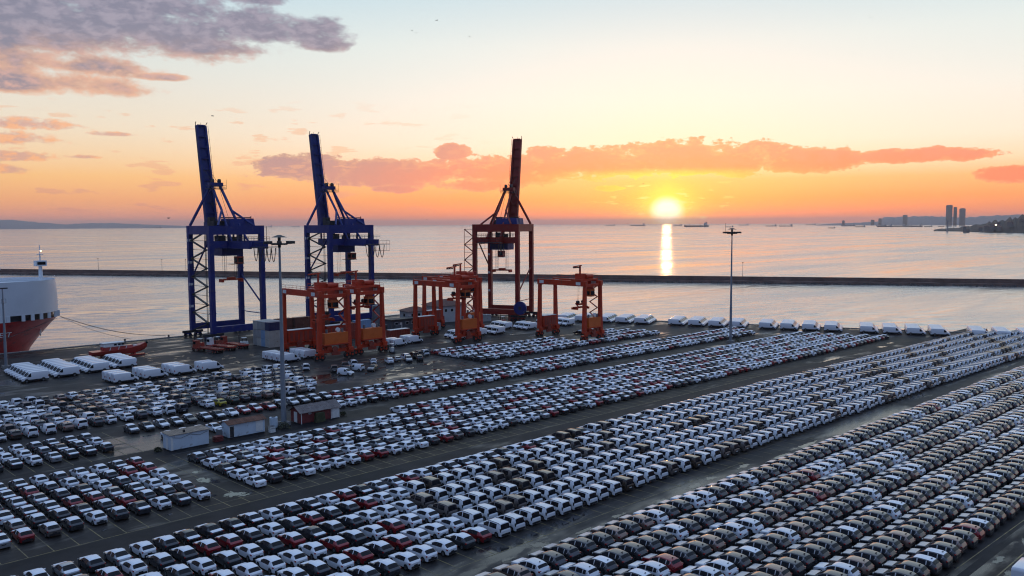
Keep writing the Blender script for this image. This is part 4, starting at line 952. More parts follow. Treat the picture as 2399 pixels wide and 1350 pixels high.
# small office with dark roof, white house, lattice tower
t = thing('site_office', 'grey site office with dark flat roof left of the white house', 'hut', (191.8, 250.6, 0), R(-3))
q = MB(); q.box((0, 0, 1.6), (11.5, 4.5, 3.2), 'dark_wall'); q.build('wall', t); q = MB(); q.box((0, 0, 3.35), (12.6, 5.6, .3), 'machine_dark'); q.build('roof', t)
q = MB(); q.box((-1.6, -2.28, 1.2), (1.0, .08, 2.1), 'white_trim'); q.build('door', t)
for x in (-3.6, 1.2, 3.6):
    q = MB(); q.box((x, -2.28, 1.9), (1.5, .08, 1.1), 'white_trim'); wf = q.build('window', t); q = MB(); q.box((x, -2.33, 1.9), (1.2, .06, .85), 'glass'); q.build('pane', wf)
def hip_house(x, y, L, D, H, rh, wall, lab, rz):
    t = thing('house', lab, 'house', (x, y, 0), rz)
    q = MB(); q.box((0, 0, H / 2), (L, D, H), wall); q.build('wall', t)
    e = .7; q = MB(); a, b2 = L / 2 + e, D / 2 + e; r_ = max(.3, L / 2 - D / 2)
    q.add([(-a, -b2, H), (a, -b2, H), (a, b2, H), (-a, b2, H), (-r_, 0, H + rh), (r_, 0, H + rh)], [(0, 1, 5, 4), (1, 2, 5), (2, 3, 4, 5), (3, 0, 4), (3, 2, 1, 0)], 'tile_roof'); q.build('roof', t)
    for xx in np.arange(-L / 2 + 1.6, L / 2 - 1, 2.8):
        q = MB(); q.box((xx, -D / 2 - .02, H * .72), (1.4, .06, 1.4), 'white_trim'); wf = q.build('window', t); q = MB(); q.box((xx, -D / 2 - .06, H * .72), (1.1, .06, 1.1), 'glass'); q.build('pane', wf)
    q = MB(); q.box((-L / 2 + 3.0, -D / 2 - .03, 1.3), (1.3, .08, 2.6), 'ctn_red'); q.build('door', t)
    q = MB(); q.box((-L / 2 - .03, 0, H * .7), (.08, 1.2, 1.1), 'glass'); q.build('side_window', t)
    return t
hip_house(203.2, 257.0, 9.0, 7.0, 5.2, 1.5, 'render_wall', 'white house with brown hip roof left of the third gantry crane', R(-8))
hip_house(217.5, 256.0, 14.0, 10.0, 6.4, 2.2, 'render_wall', 'larger hip-roofed house seen between the legs of the third gantry crane', R(-8))
small_thing('kiosk', 'tiny dark kiosk beside the white house', 'kiosk', (194.6, 256, 0), [('wall', lambda q: q.box((0, 0, 1.3), (2, 2, 2.6), 'dark_wall')), ('roof', lambda q: q.box((0, 0, 2.7), (2.5, 2.5, .2), 'machine_dark'))])
t = thing('silo', 'weathered grey silo tower beside the second gantry crane', 'silo', (186.5, 258, 0))
q = MB(); q.smooth = 40; q.cyl((0, 0, 1.5), (0, 0, 8.0), 1.9, 'steel_grey', 16); q.build('drum', t); q = MB(); q.cyl((0, 0, 8), (0, 0, 8.6), 1.9, 'steel_grey', 16, .6); q.build('top', t)
q = MB()
for i in range(4): a = i * PI / 2 + .7; q.beam((1.7 * math.cos(a), 1.7 * math.sin(a), 0), (1.7 * math.cos(a), 1.7 * math.sin(a), 1.8), .25, .25, 'steel_grey')
q.build('leg', t)
q = MB(); q.beam((2.1, 0, 0), (2.1, 0, 9), .1, .1, 'machine_dark'); q.beam((2.1, .5, 0), (2.1, .5, 9), .1, .1, 'machine_dark'); q.build('ladder', t)
# quayside clutter behind the gantries
rc = random.Random(8)
for i in range(9):
    x, y = 150 + i * 4.6 + rc.uniform(-1, 1), 246 + rc.uniform(-6, 6); s_ = rc.uniform(1.0, 1.8)
    small_thing('machine_crate', f"{['rusty', 'dark', 'grey'][i % 3]} machine crate behind the second gantry crane, {['first', 'second', 'third', 'fourth', 'fifth', 'sixth', 'seventh', 'eighth', 'ninth'][i]} from the left", 'crate', (x, y, 0),
                [('box', lambda q: q.box((0, 0, .7 * s_), (1.8 * s_, 1.4 * s_, 1.4 * s_), ['ctn_red', 'machine_dark', 'steel_grey'][i % 3])), ('lid', lambda q: q.box((0, 0, 1.45 * s_), (1.9 * s_, 1.5 * s_, .1), 'steel_grey'))], rc.uniform(-.3, .3), 'machine crates on the quay')

# terminal tractors with flat trailers under the first crane
def terminal_tractor(x, y, rz, lab, deck='ctn_red', cab='white_trim'):
    t = thing('terminal_tractor', lab, 'tractor', (x, y, 0), rz, 'tractors and flat trailers under the blue crane')
    q = MB(); q.box((0, -1.2, 1.25), (2.5, 9.0, .35), deck); q.box((0, -1.2, .95), (1.0, 9.0, .3), 'ctn_brown')
    for k in range(7): q.box((0, -5.2 + k * 1.3, 1.45), (2.5, .16, .06), 'ctn_brown')
    q.build('trailer_deck', t)
    q = MB(); q.box((0, 5.0, .85), (2.3, 3.8, .5), deck); q.build('chassis', t)
    q = MB(); q.box((-.4, 5.6, 2.1), (1.5, 1.7, 2.0), cab, 0, .9); q.box((-.4, 5.6, 3.15), (1.5, 1.7, .12), cab); cb = q.build('cab', t)
    q = MB(); q.box((-.4, 5.6, 2.45), (1.52, 1.3, .8), 'glass', 0, .95); q.build('window', cb)
    for yy in (-4.8, -3.6, 3.8, 6.2):
        for sx in (-1, 1): q = MB(); q.cyl((sx * .85, yy, .5), (sx * 1.2, yy, .5), .5, 'tyre', 12); q.cyl((sx * 1.19, yy, .5), (sx * 1.22, yy, .5), .24, deck, 8); q.build('wheel', t)
terminal_tractor(114.8, 244.5, R(10), 'leftmost rust-orange flat trailer with its tractor under the blue crane', 'ctn_red', 'ctn_red')
terminal_tractor(120.0, 246.5, R(8), 'middle rust-orange trailer with a pale cab under the blue crane', 'boat_red')
terminal_tractor(124.8, 247.5, R(6), 'right rust-orange trailer next to the white container stack', 'boat_red', 'ctn_red')
def forklift(x, y, rz, lab, mt='boat_red'):
    small_thing('forklift', lab, 'forklift', (x, y, 0), [('body', lambda q: q.box((0, 0, 1.0), (1.5, 2.6, 1.1), mt, 0, .9)), ('mast', lambda q: (q.box((-.5, 1.5, 1.9), (.15, .15, 3.6), 'machine_dark'), q.box((.5, 1.5, 1.9), (.15, .15, 3.6), 'machine_dark'), q.box((0, 1.9, .3), (1.2, 1.2, .1), 'machine_dark'))),
        ('cab_frame', lambda q: (q.beam((-.6, .6, 1.5), (-.6, .5, 2.6), .1, .1, 'machine_dark'), q.beam((.6, .6, 1.5), (.6, .5, 2.6), .1, .1, 'machine_dark'), q.beam((-.6, -.7, 1.5), (-.6, -.6, 2.6), .1, .1, 'machine_dark'), q.beam((.6, -.7, 1.5), (.6, -.6, 2.6), .1, .1, 'machine_dark'), q.box((0, 0, 2.65), (1.4, 1.5, .1), 'white_trim'))),
        ('wheel', lambda q: q.cyl((-.8, .8, .4), (.8, .8, .4), .4, 'tyre', 12)), ('wheel', lambda q: q.cyl((-.8, -.8, .35), (.8, -.8, .35), .35, 'tyre', 12))], rz)
forklift(117.5, 256.5, .5, 'white-roofed forklift behind the trailers, under the blue crane'); forklift(123.5, 257, 2, 'red forklift behind the right trailer', 'ctn_red'); forklift(128.3, 248.5, 1.2, 'pale small forklift beside the container stack', 'white_trim'); forklift(226, 232, 1.6, 'red forklift left of the vans under the red quay crane', 'ctn_red')
forklift(152.2, 203.4, 2.6, 'white-topped forklift at the foot of the second gantry crane', 'white_trim')

# seagulls
rg = random.Random(4)
for i, (px, py, dd, s_) in enumerate([(1023, 48, 130, .9), (498, 272, 120, 1.1), (975, 78, 160, .9), (965, 72, 165, .8), (1100, 86, 150, .7), (1470, 525, 150, 1.2), (1760, 662, 150, 1.1), (395, 512, 160, 1.2), (1536, 673, 170, .8), (1000, 515, 210, .9), (1396, 592, 190, .8), (2000, 125, 180, .8), (2040, 42, 190, .8), (972, 258, 190, .8), (1507, 430, 200, .9)]):
    s_ *= .62
    u = ((px - 1199.5) / FPX, (675 - py) / FPX); dv = (FW + RT * u[0] + U2 * u[1]).normalized(); p = Vector((0, 0, CAMH)) + dv * dd
    t = thing('seagull', f"{['small dark gull', 'gull with arched wings', 'tiny gull', 'gliding gull'][i % 4]} in flight {['near the top centre of the sky', 'above the first blue boom', 'in the pair near the top, lower bird', 'in the pair near the top, upper bird', 'far up right of the pair', 'crossing the horizon left of the sun', 'over the water right of the right mast', 'low over the left horizon', 'over the water below the sun', 'over the sea left of the red crane', 'over the sea right of the red crane', 'high in the right sky, lower bird', 'high in the right sky, upper bird', 'between the middle booms high up', 'just above the sun'][i]}", 'bird', p, rg.uniform(0, 6), 'gulls in flight')
    q = MB(); q.cyl((0, -.25 * s_, 0), (0, .3 * s_, 0), .07 * s_, 'bird_grey', 6, .03 * s_); q.build('body', t)
    for sx in (-1, 1):
        q = MB(); k = rg.uniform(.05, .3); q.poly([(0, .1 * s_, 0), (sx * .4 * s_, .16 * s_, k * s_), (sx * .85 * s_, -.02, k * .6 * s_), (sx * .4 * s_, -.06 * s_, k * .95 * s_), (0, -.1 * s_, 0)][::sx], 'bird_grey'); q.build('wing', t)

# ------------------------------------------------------------------ vehicles
SPEC = {
 'hatchback': dict(L=4.10, xc=(.80, 3.36), ar=.37, wr=.32, tw=.79,
    roof=[(0, .60), (.06, .74), (.25, .84), (1.05, .99), (1.85, 1.39), (2.2, 1.46), (2.7, 1.475), (3.2, 1.44), (3.42, 1.40), (3.90, 1.03), (4.02, .96), (4.1, .86)],
    belt=[(0, .56), (.06, .68), (.25, .77), (1.05, .91), (2.2, .93), (3.2, .98), (3.9, 1.0), (4.02, .93), (4.1, .84)],
    wb=[(0, .52), (.06, .66), (.25, .80), (.8, .87), (3.3, .875), (3.8, .83), (4.02, .76), (4.1, .68)],
    wr_=[(0, .45), (.25, .66), (1.05, .70), (1.85, .60), (3.2, .565), (3.42, .56), (3.9, .66), (4.1, .6)],
    bonnet=(.25, 1.02), screen=(1.05, 1.85), top=(1.85, 3.42), back=(3.45, 3.88), side=[(1.35, 2.22), (2.34, 3.10)], pillar=(2.22, 2.34), hump=(1.5, 3.45), lamp=(.66, 3.97, .86)),
 'saloon': dict(L=4.40, xc=(.84, 3.46), ar=.37, wr=.32, tw=.79,
    roof=[(0, .58), (.06, .72), (.25, .82), (1.15, .98), (1.95, 1.38), (2.3, 1.445), (2.8, 1.45), (3.12, 1.41), (3.80, 1.07), (3.95, 1.045), (4.26, 1.02), (4.34, .97), (4.4, .84)],
    belt=[(0, .54), (.06, .66), (.25, .75), (1.15, .90), (2.3, .92), (3.3, .97), (3.9, .985), (4.26, .97), (4.34, .94), (4.4, .82)],
    wb=[(0, .52), (.06, .66), (.25, .80), (.8, .87), (3.5, .875), (4.1, .83), (4.34, .77), (4.4, .70)],
    wr_=[(0, .45), (.25, .66), (1.15, .70), (1.95, .60), (3.1, .57), (3.8, .68), (4.26, .70), (4.4, .6)],
    bonnet=(.25, 1.12), screen=(1.15, 1.95), top=(1.95, 3.10), back=(3.13, 3.78), boot=(3.82, 4.34), side=[(1.45, 2.30), (2.42, 3.22)], pillar=(2.30, 2.42), hump=(1.6, 3.5), lamp=(.68, 4.30, .86)),
 'people_carrier': dict(L=4.40, xc=(.86, 3.62), ar=.39, wr=.33, tw=.82,
    roof=[(0, .66), (.06, .84), (.28, .97), (.95, 1.13), (1.72, 1.66), (2.05, 1.77), (2.6, 1.81), (3.8, 1.81), (4.13, 1.795), (4.165, 1.76), (4.345, 1.02), (4.375, .97), (4.4, .88)],
    belt=[(0, .62), (.06, .78), (.28, .91), (.95, 1.05), (2.2, 1.08), (4.165, 1.08), (4.345, 1.00), (4.375, .95), (4.4, .86)],
    wb=[(0, .58), (.06, .74), (.28, .86), (.9, .915), (4.14, .91), (4.32, .89), (4.4, .82)],
    wr_=[(0, .5), (.28, .72), (.95, .76), (1.72, .68), (2.2, .70), (4.12, .715), (4.17, .72), (4.34, .80), (4.4, .72)],
    bonnet=(.28, .93), screen=(.97, 1.74), top=(1.74, 4.12), back=(4.18, 4.34), side=[(1.25, 2.22), (2.34, 3.60)], pillar=(-1, -1), hump=(1.3, 4.14), lamp=(.82, 4.30, 1.02), tall_lamp=True, rails=True),
 'suv': dict(L=4.55, xc=(.90, 3.58), ar=.41, wr=.36, tw=.82,
    roof=[(0, .70), (.06, .88), (.28, 1.0), (1.18, 1.13), (2.0, 1.55), (2.35, 1.65), (2.9, 1.675), (3.6, 1.65), (4.02, 1.58), (4.34, 1.24), (4.42, 1.10), (4.5, 1.02), (4.55, .92)],
    belt=[(0, .66), (.06, .82), (.28, .93), (1.18, 1.05), (2.4, 1.07), (3.4, 1.11), (4.2, 1.16), (4.42, 1.07), (4.55, .90)],
    wb=[(0, .60), (.06, .75), (.28, .87), (.9, .92), (3.7, .925), (4.2, .88), (4.45, .82), (4.55, .76)],
    wr_=[(0, .5), (.28, .74), (1.18, .78), (2.0, .66), (3.6, .65), (4.02, .63), (4.34, .72), (4.55, .66)],
    bonnet=(.28, 1.15), screen=(1.18, 2.0), top=(2.0, 4.0), back=(4.05, 4.31), side=[(1.52, 2.40), (2.52, 3.36), (3.46, 3.84)], pillar=(2.40, 2.52), pillar2=(3.36, 3.46), hump=(1.7, 3.9), lamp=(.74, 4.42, 1.0)),
 'panel_van': dict(L=6.0, xc=(1.0, 4.75), ar=.42, wr=.35, tw=.90,
    roof=[(0, .78), (.08, 1.0), (.32, 1.14), (.9, 1.36), (1.62, 2.14), (1.9, 2.42), (2.3, 2.55), (5.6, 2.55), (5.85, 2.52), (5.94, 2.42), (5.98, 2.28), (6.0, 2.2)],
    belt=[(0, .72), (.08, .92), (.32, 1.06), (.9, 1.25), (1.7, 1.32), (5.85, 1.34), (6.0, 1.33)],
    wb=[(0, .66), (.08, .82), (.32, .95), (.9, 1.01), (5.7, 1.015), (5.94, 1.0), (6.0, .96)],
    wr_=[(0, .55), (.32, .78), (.9, .86), (1.7, .86), (2.3, .94), (5.6, .955), (5.94, .95), (6.0, .93)],
    bonnet=(.32, .88), screen=(.93, 1.66), top=(1.9, 5.85), back=(-1, -1), side=[(1.22, 2.05)], pillar=(-1, -1), hump=(1.4, 5.85), lamp=(.93, 5.93, 1.25), tall_lamp=True, sills=True),
 'small_van': dict(L=4.3, xc=(.86, 3.55), ar=.39, wr=.32, tw=.80,
    roof=[(0, .66), (.06, .84), (.28, .97), (.95, 1.13), (1.72, 1.66), (2.05, 1.79), (2.6, 1.83), (3.7, 1.83), (4.05, 1.80), (4.12, 1.72), (4.24, 1.14), (4.28, 1.02), (4.3, .90)],
    belt=[(0, .62), (.06, .78), (.28, .91), (.95, 1.05), (2.2, 1.08), (4.1, 1.10), (4.24, 1.09), (4.28, .99), (4.3, .88)],
    wb=[(0, .58), (.06, .74), (.28, .86), (.9, .90), (4.05, .90), (4.24, .88), (4.3, .82)],
    wr_=[(0, .5), (.28, .72), (.95, .76), (1.72, .68), (2.2, .69), (4.05, .70), (4.12, .705), (4.24, .80), (4.3, .72)],
    bonnet=(.28, .93), screen=(.97, 1.74), top=(1.74, 4.05), back=(4.13, 4.22), side=[(1.25, 2.12)], pillar=(-1, -1), hump=(1.3, 4.05), lamp=(.82, 4.22, 1.02), tall_lamp=True),
}
def ip(tb, x):
    for (a, p), (b_, q) in zip(tb[:-1], tb[1:]):
        if x <= b_: return p + (q - p) * max(0, (x - a)) / (b_ - a)
    return tb[-1][1]
def smoothed(tb, x, w=.07):
    return (ip(tb, x - w) + 2 * ip(tb, x) + ip(tb, x + w)) / 4
def vehicle_parts(kind, paint, roof_m, bonnet_m, boot_m, pillar_m, lod=0):
    s = SPEC[kind]; L = s['L']
    xs = {0, L}
    for tb in ('roof', 'belt'):
        for x, _ in s[tb]: xs.add(x)
    for k in ('bonnet', 'screen', 'top', 'back', 'boot', 'pillar', 'pillar2'):
        for x in s.get(k, ()):
            if x > 0: xs.add(x)
    for a, b_ in s['side']: xs.add(a); xs.add(b_)
    if lod == 0:
        for c in s['xc']:
            for f in (-1, -.8, -.4, 0, .4, .8, 1): xs.add(round(c + f * s['ar'], 3))
    xs = sorted(xs); xx = [xs[0]]
    for x in xs[1:]:
        if x - xx[-1] > .012: xx.append(x)
    if lod: 
        keep = [xx[0]]; must = {v for k in ('bonnet', 'screen', 'top', 'back', 'boot', 'pillar') for v in s.get(k, ())} | {v for ab in s['side'] for v in ab}
        for x in xx[1:-1]:
            if x in must or x - keep[-1] > .3: keep.append(x)
        xx = keep + [xx[-1]]
    rings = []
    for x in xx:
        e = x < .05 or x > L - .05
        sw = .018 if s.get('tall_lamp') and x > 4 else .05; zr = ip(s['roof'], x) if e else smoothed(s['roof'], x, sw); zb = ip(s['belt'], x) if e else smoothed(s['belt'], x, .05); wb = ip(s['wb'], x); wr = ip(s['wr_'], x)
        z0 = .27
        if lod == 0:
            for c in s['xc']:
                dd = abs(x - c)
                if dd < s['ar'] + .001: z0 = max(z0, s['wr'] + .02 + math.sqrt(max(0, s['ar'] ** 2 - dd * dd)))
        dz = zr - zb
        z0 = min(z0, zb - .08)
        pts = [(wb * .965, z0), (wb * 1.0, z0 + (zb - z0) * (.26 if kind in ('suv', 'panel_van') else .55)), (wb * .975, zb), (wb + (wr - wb) * .80, zb + dz * .80), (wr * .95, zb + dz * .945), (wr * .55, zb + dz * .99), (0, zr)]
        if kind in ('panel_van',): pts[3] = (wb + (wr - wb) * .5, zb + dz * .80); pts[4] = (wr * .97, zb + dz * .925); pts[5] = (wr * .6, zb + dz * .985)
        rings.append([(w, L / 2 - x, z) for w, z in pts])
    P = {}
    def part(n): return P.setdefault(n, {})
    def inr(x, r): return r and r[0] - .003 <= x <= r[1] + .003
    def put(name, mt, quad):
        d = P.setdefault(name, dict(v={}, f=[], m=[])); f = []
        for q in quad:
            k = tuple(round(c, 4) for c in q)
            if k not in d['v']: d['v'][k] = len(d['v'])
            f.append(d['v'][k])
        f2 = []
        for i in f:
            if i not in f2: f2.append(i)
        if len(f2) > 2: d['f'].append(tuple(f2)); d['m'].append(mt)
    for i in range(len(xx) - 1):
        xm = (xx[i] + xx[i + 1]) / 2
        for j in range(6):
            nm_, mt = 'body', paint
            if j >= 4:
                if inr(xm, s['screen']): nm_, mt = 'windscreen', 'glass'
                elif inr(xm, s['top']): nm_, mt = 'roof', roof_m
                elif s['back'][0] > 0 and inr(xm, s['back']): nm_, mt = 'rear_window', 'glass'
                elif s.get('boot') and inr(xm, s['boot']): nm_, mt = 'boot_lid', boot_m
                elif inr(xm, s['bonnet']): nm_, mt = 'bonnet', bonnet_m
            elif j == 3:
                if s.get('boot') and inr(xm, s['boot']): nm_, mt = 'boot_lid', boot_m
                elif inr(xm, s['bonnet']): nm_, mt = 'bonnet', bonnet_m
                elif s['back'][0] > 0 and inr(xm, s['back']): mt = 'black_plastic' if kind not in ('people_carrier', 'small_van') else paint
                elif inr(xm, s['top']) and kind in ('hatchback', 'saloon'): nm_, mt = 'roof', roof_m
            elif j == 2:
                for k, ab in enumerate(s['side']):
                    if inr(xm, ab): nm_, mt = f'side_window{k}', 'glass'
                if inr(xm, s['pillar']): mt = pillar_m
                if inr(xm, s.get('pillar2')): mt = pillar_m
                if s['back'][0] > 0 and xm > s['back'][0] and kind == 'suv': mt = paint
            elif j == 0 and kind in ('suv', 'panel_van') : mt = 'black_plastic'
            for sx in (1, -1):
                a, b_, c, d_ = rings[i][j], rings[i + 1][j], rings[i + 1][j + 1], rings[i][j + 1]
                q = [(p[0] * sx, p[1], p[2]) for p in ((a, d_, c, b_) if sx > 0 else (a, b_, c, d_))]
                n2 = nm_ if not nm_.startswith('side_window') else nm_ + ('r' if sx > 0 else 'l')
                put(n2, mt, q)
    # end caps
    for ri, fl in ((rings[0], 0), (rings[-1], 1)):
        loop = [(p[0], p[1], p[2]) for p in ri] + [(-p[0], p[1], p[2]) for p in ri[::-1][1:]]
        put('body', paint if fl else 'black_plastic', loop if not fl else loop[::-1])
    out = {}
    for n_, d in P.items():
        q = MB(); q.smooth = 38; q.v = list(d['v'].keys()); q.f = d['f']; q.m = [q.mi(mm_) for mm_ in d['m']]; out[n_] = q
    b = out['body']
    # floor pan, bumper, sills, lamps as part of the shell or on their own
    b.box((0, 0, .42), (1.45, L - .5, .36), 'black_plastic')
    b.box((0, -L / 2 + .09, .42), (rings[-1][0][0] * 1.9, .22, .26), 'black_plastic' if kind != 'saloon' else paint)
    b.box((0, L / 2 - .09, .40), (rings[0][0][0] * 2.0, .2, .24), 'black_plastic')
    b.box((0, -L / 2 - .012, .62 if kind != 'suv' else .74), (.50, .03, .11), 'white_trim' if kind == 'people_carrier' else 'black_plastic')
    for sx in (-1, 1):
        lx, ly, lz = s['lamp']
        b.box((sx * (s['wb'][3][1] * .72), L / 2 - .24, ip(s['belt'], .2) - .06), (.34, .26, .12), 'headlight')
        b.box((sx * (ip(s['wb'], s['screen'][0] + .35) + .09), L / 2 - s['screen'][0] - .42, ip(s['belt'], 1.5) + .08), (.18, .14, .13), paint if kind != 'suv' else 'black_plastic')
        lq = MB(); tall = s.get('tall_lamp')
        lq.box((sx * lx, L / 2 - ly, lz), (.12 if tall else .34, .16, .42 if tall else .14), 'tail_red' if not (kind == 'people_carrier') else 'black_plastic'); out['tail_lamp' + ('r' if sx > 0 else 'l')] = lq
        if s.get('rails'):
            rq = MB(); rq.tube([(sx * .70, L / 2 - 1.95, 1.735), (sx * .70, L / 2 - 2.2, 1.80), (sx * .71, L / 2 - 3.8, 1.80), (sx * .71, L / 2 - 4.05, 1.74)], .03, 'black_plastic', 5); out['roof_rail' + ('r' if sx > 0 else 'l')] = rq
        if s.get('sills'): b.box((sx * 1.015, 0, .62), (.03, L * .72, .16), 'black_plastic')
        if kind == 'suv':
            cq = MB(); cq.beam((sx * .885, L / 2 - 3.82, 1.15), (sx * .80, L / 2 - 4.02, 1.36), .05, .04, 'film_bonnet'); cq.beam((sx * .80, L / 2 - 4.02, 1.36), (sx * .72, L / 2 - 3.95, 1.50), .05, .04, 'film_bonnet'); out['quarter_trim' + ('r' if sx > 0 else 'l')] = cq
        for k, c in enumerate(s['xc']):
            wq = MB(); x1 = sx * (s['tw'] + .085); x0 = sx * (s['tw'] - .12)
            nseg = 16 if lod == 0 else 8
            wq.cyl((x0, L / 2 - c, s['wr']), (x1, L / 2 - c, s['wr']), s['wr'], 'tyre', nseg); wq.cyl((x1 - sx * .01, L / 2 - c, s['wr']), (x1 + sx * .012, L / 2 - c, s['wr']), s['wr'] * .62, 'rim', nseg)
            out[f'wheel{k}' + ('r' if sx > 0 else 'l')] = wq
    if kind == 'suv':
        aq = MB(); aq.beam((0, L / 2 - 3.62, 1.63), (0, L / 2 - 3.80, 1.74), .05, .10, 'black_plastic'); out['aerial'] = aq
    return out
PAINTS = {'white': 'paint_white', 'dark grey': 'paint_grey', 'graphite': 'paint_graphite', 'black': 'paint_black', 'red': 'paint_red', 'bronze': 'paint_bronze', 'dark brown': 'paint_brown', 'taupe': 'paint_taupe', 'silver': 'paint_silver', 'green': 'paint_green', 'yellow': 'paint_yellow'}
def finish(kind, colour, v):
    """materials of roof, bonnet, boot, pillar: parked stock wears white transport film."""
    p = PAINTS[colour]
    if kind == 'hatchback': return p, ('film' if v != 2 else p), ('film' if colour != 'black' else p), p, ('film' if colour != 'white' and v == 0 else 'black_plastic')
    if kind == 'saloon': return p, ('film' if v == 0 else p), 'film', 'film', ('film_bonnet' if v == 0 else 'black_plastic')
    if kind == 'suv': return p, ('film' if v == 1 else p), ('paint_white' if colour == 'white' else 'film_bonnet'), p, 'film_bonnet'
    if kind == 'people_carrier': return p, p, p, p, 'black_plastic'
    return p, p, p, p, 'black_plastic'
PROTO = {}
def clean(n_):
    for e in ('0', '1', '2'): n_ = n_.replace(e + 'r', '').replace(e + 'l', '')
    return n_[:-1] if n_ in ('tail_lampr', 'tail_lampl', 'roof_railr', 'roof_raill', 'quarter_trimr', 'quarter_triml') else n_
ORDER = ['body', 'roof', 'bonnet']
def proto(kind, colour, v):
    key = (kind, colour, v)
    if key not in PROTO:
        d = vehicle_parts(kind, *finish(kind, colour, v)); PROTO[key] = {n_: q.mesh(clean(n_)) for n_, q in d.items()}
    return PROTO[key]
LOW = {}
def low(kind, colour, v):
    key = (kind, colour, v)
    if key not in LOW:
        d = vehicle_parts(kind, *finish(kind, colour, v), lod=1); vv = []; ff = []; mm_ = []
        for q in d.values():
            o = len(vv); vv += q.v; ff += [tuple(i + o for i in f) for f in q.f]; mm_ += [q.mats[k] for k in q.m]
        LOW[key] = (np.array(vv, float), ff, mm_)
    return LOW[key]
FULLNAME = {'hatchback': 'hatchback', 'saloon': 'saloon', 'people_carrier': 'people carrier', 'suv': 'SUV', 'panel_van': 'panel van', 'small_van': 'small van'}
OBJNAME = {'hatchback': 'hatchback', 'saloon': 'saloon_car', 'people_carrier': 'people_carrier', 'suv': 'suv', 'panel_van': 'panel_van', 'small_van': 'small_van'}
CARS = []           # dicts: kind, colour, v, x, y, rz, label bits
def add_car(kind, colour, v, x, y, rz, **kw):
    p = project(x, y, .8)
    if not p or p[0] < -70 or p[0] > 2470 or p[1] > 1400: return
    CARS.append(dict(kind=kind, colour=colour, v=v, x=x, y=y, rz=rz, d=math.hypot(x, y), **kw))
rnd = random.Random(77)
def pick(w):
    t = rnd.random() * sum(a for a, _ in w)
    for a, k in w:
        t -= a
        if t <= 0: return k
    return w[-1][1]
def uc(n): return U0G + DU * (n + .5)
def mixM(u):
    if rnd.random() < (.34 if u < 95 else .07): return ('saloon', pick([(5, 'dark grey'), (2, 'silver'), (2, 'white'), (2, 'black')]), pick([(7, 0), (3, 1)]))
    return ('hatchback', pick([(40, 'white'), (34, 'dark grey'), (22, 'red'), (3, 'taupe')]), pick([(6, 0), (4, 1)]))
def block(name, rows, chooser, L, rz=0.0, shear=0.0, u0=100.0, jit=.12, group=''):
    """rows: (v of the rear bumper, first, last bay); row 0 is nearest the camera."""
    for ri, (vr, n0, n1) in enumerate(rows):
        for n in range(n0, n1 + 1):
            c = chooser(uc(n), ri, n)
            if not c: continue
            u = uc(n); vv = vr + L / 2 - max(0, u - u0) * shear
            add_car(*c, u + rnd.uniform(-jit, jit), vv + rnd.gauss(0, .13), rz + rnd.gauss(0, .014), block=name, row=ri, n=n, nrows=len(rows), group=group)
nb = lambda u: int(math.floor((u - U0G) / DU))
# left block beside the puddle
block('lower left block', [(111.6 + 4.55 * k, -6, 9) for k in range(6)], lambda u, r, n: mixM(u), 4.2, group='cars in the lower left block')
# small block behind it
block('upper left block', [(147.2 + 4.75 * k, -4, 9) for k in range(3)], lambda u, r, n: mixM(u), 4.2, group='cars in the upper left block')
# mixed stock behind
def mixU(u, r, n):
    if rnd.random() < .03: return None
    k = pick([(55, 'suv'), (16, 'hatchback'), (14, 'people_carrier'), (8 + (10 if r > 4 else 0), 'small_van')])
    if k == 'small_van': return (k, 'white', 0)
    if n == nb(82) and r == 0: return ('hatchback', 'yellow', 2)
    col = pick([(34, 'white'), (22, 'graphite'), (13, 'taupe'), (10, 'bronze'), (9, 'dark brown'), (6, 'black'), (3, 'green')])
    return (k, col, 2 if k == 'hatchback' else (0 if k == 'suv' else 0))
block('mixed block', [(168.0 + 5.0 * k, -2 if k < 2 else 2, nb(104 + k * 2)) for k in range(7)], mixU, 4.4, 0, 0, group='cars in the mixed block', jit=.3)
# cars with their noses to the huts
def mixF(u, r, n):
    return ('saloon' if rnd.random() < .7 else 'hatchback', pick([(5, 'dark grey'), (2, 'black'), (2, 'red'), (2, 'silver'), (2, 'white')]), pick([(7, 0), (3, 1)]))
block('hut-side rows', [(147.3, 13, 17), (157.2, 12, 27)], mixF, 4.3, PI, group='cars facing the huts')
# long middle block
block('middle block', [(111.4 + 4.62 * k, 12, nb(281 - k * 2.6)) for k in range(5)] + [(111.4 + 4.62 * 5, nb(104), nb(268))], lambda u, r, n: mixM(u), 4.2, 0, .018, 105, group='cars in the middle block')
# three rows behind the red hut
block('red-hut block', [(148.2 + 4.7 * k, nb(99 + k * 2.2), nb(262 + k * 1.5)) for k in range(3)], lambda u, r, n: mixM(u + 30), 4.2, 0, .018, 105, group='cars in the block behind the red hut')
# rows below the gantry cranes
def mixO(u, r, n):
    v = 170.8 + 4.65 * r
    if 205.5 < u < 220.5 and v > 171.5: return None
    if u > 186 and r > 3 and u < 222: return None
    if r >= 4 and u > 228: return ('people_carrier', 'silver', 0) if rnd.random() < .5 else None
    if rnd.random() < .05: return None
    return mixM(u + 20)
block('gantry block', [(170.8 + 4.65 * k, nb(159), nb(240 - k * 2.5)) for k in range(5)], mixO, 4.2, 0, .02, 160, jit=.3, group='cars in the block below the gantry cranes')
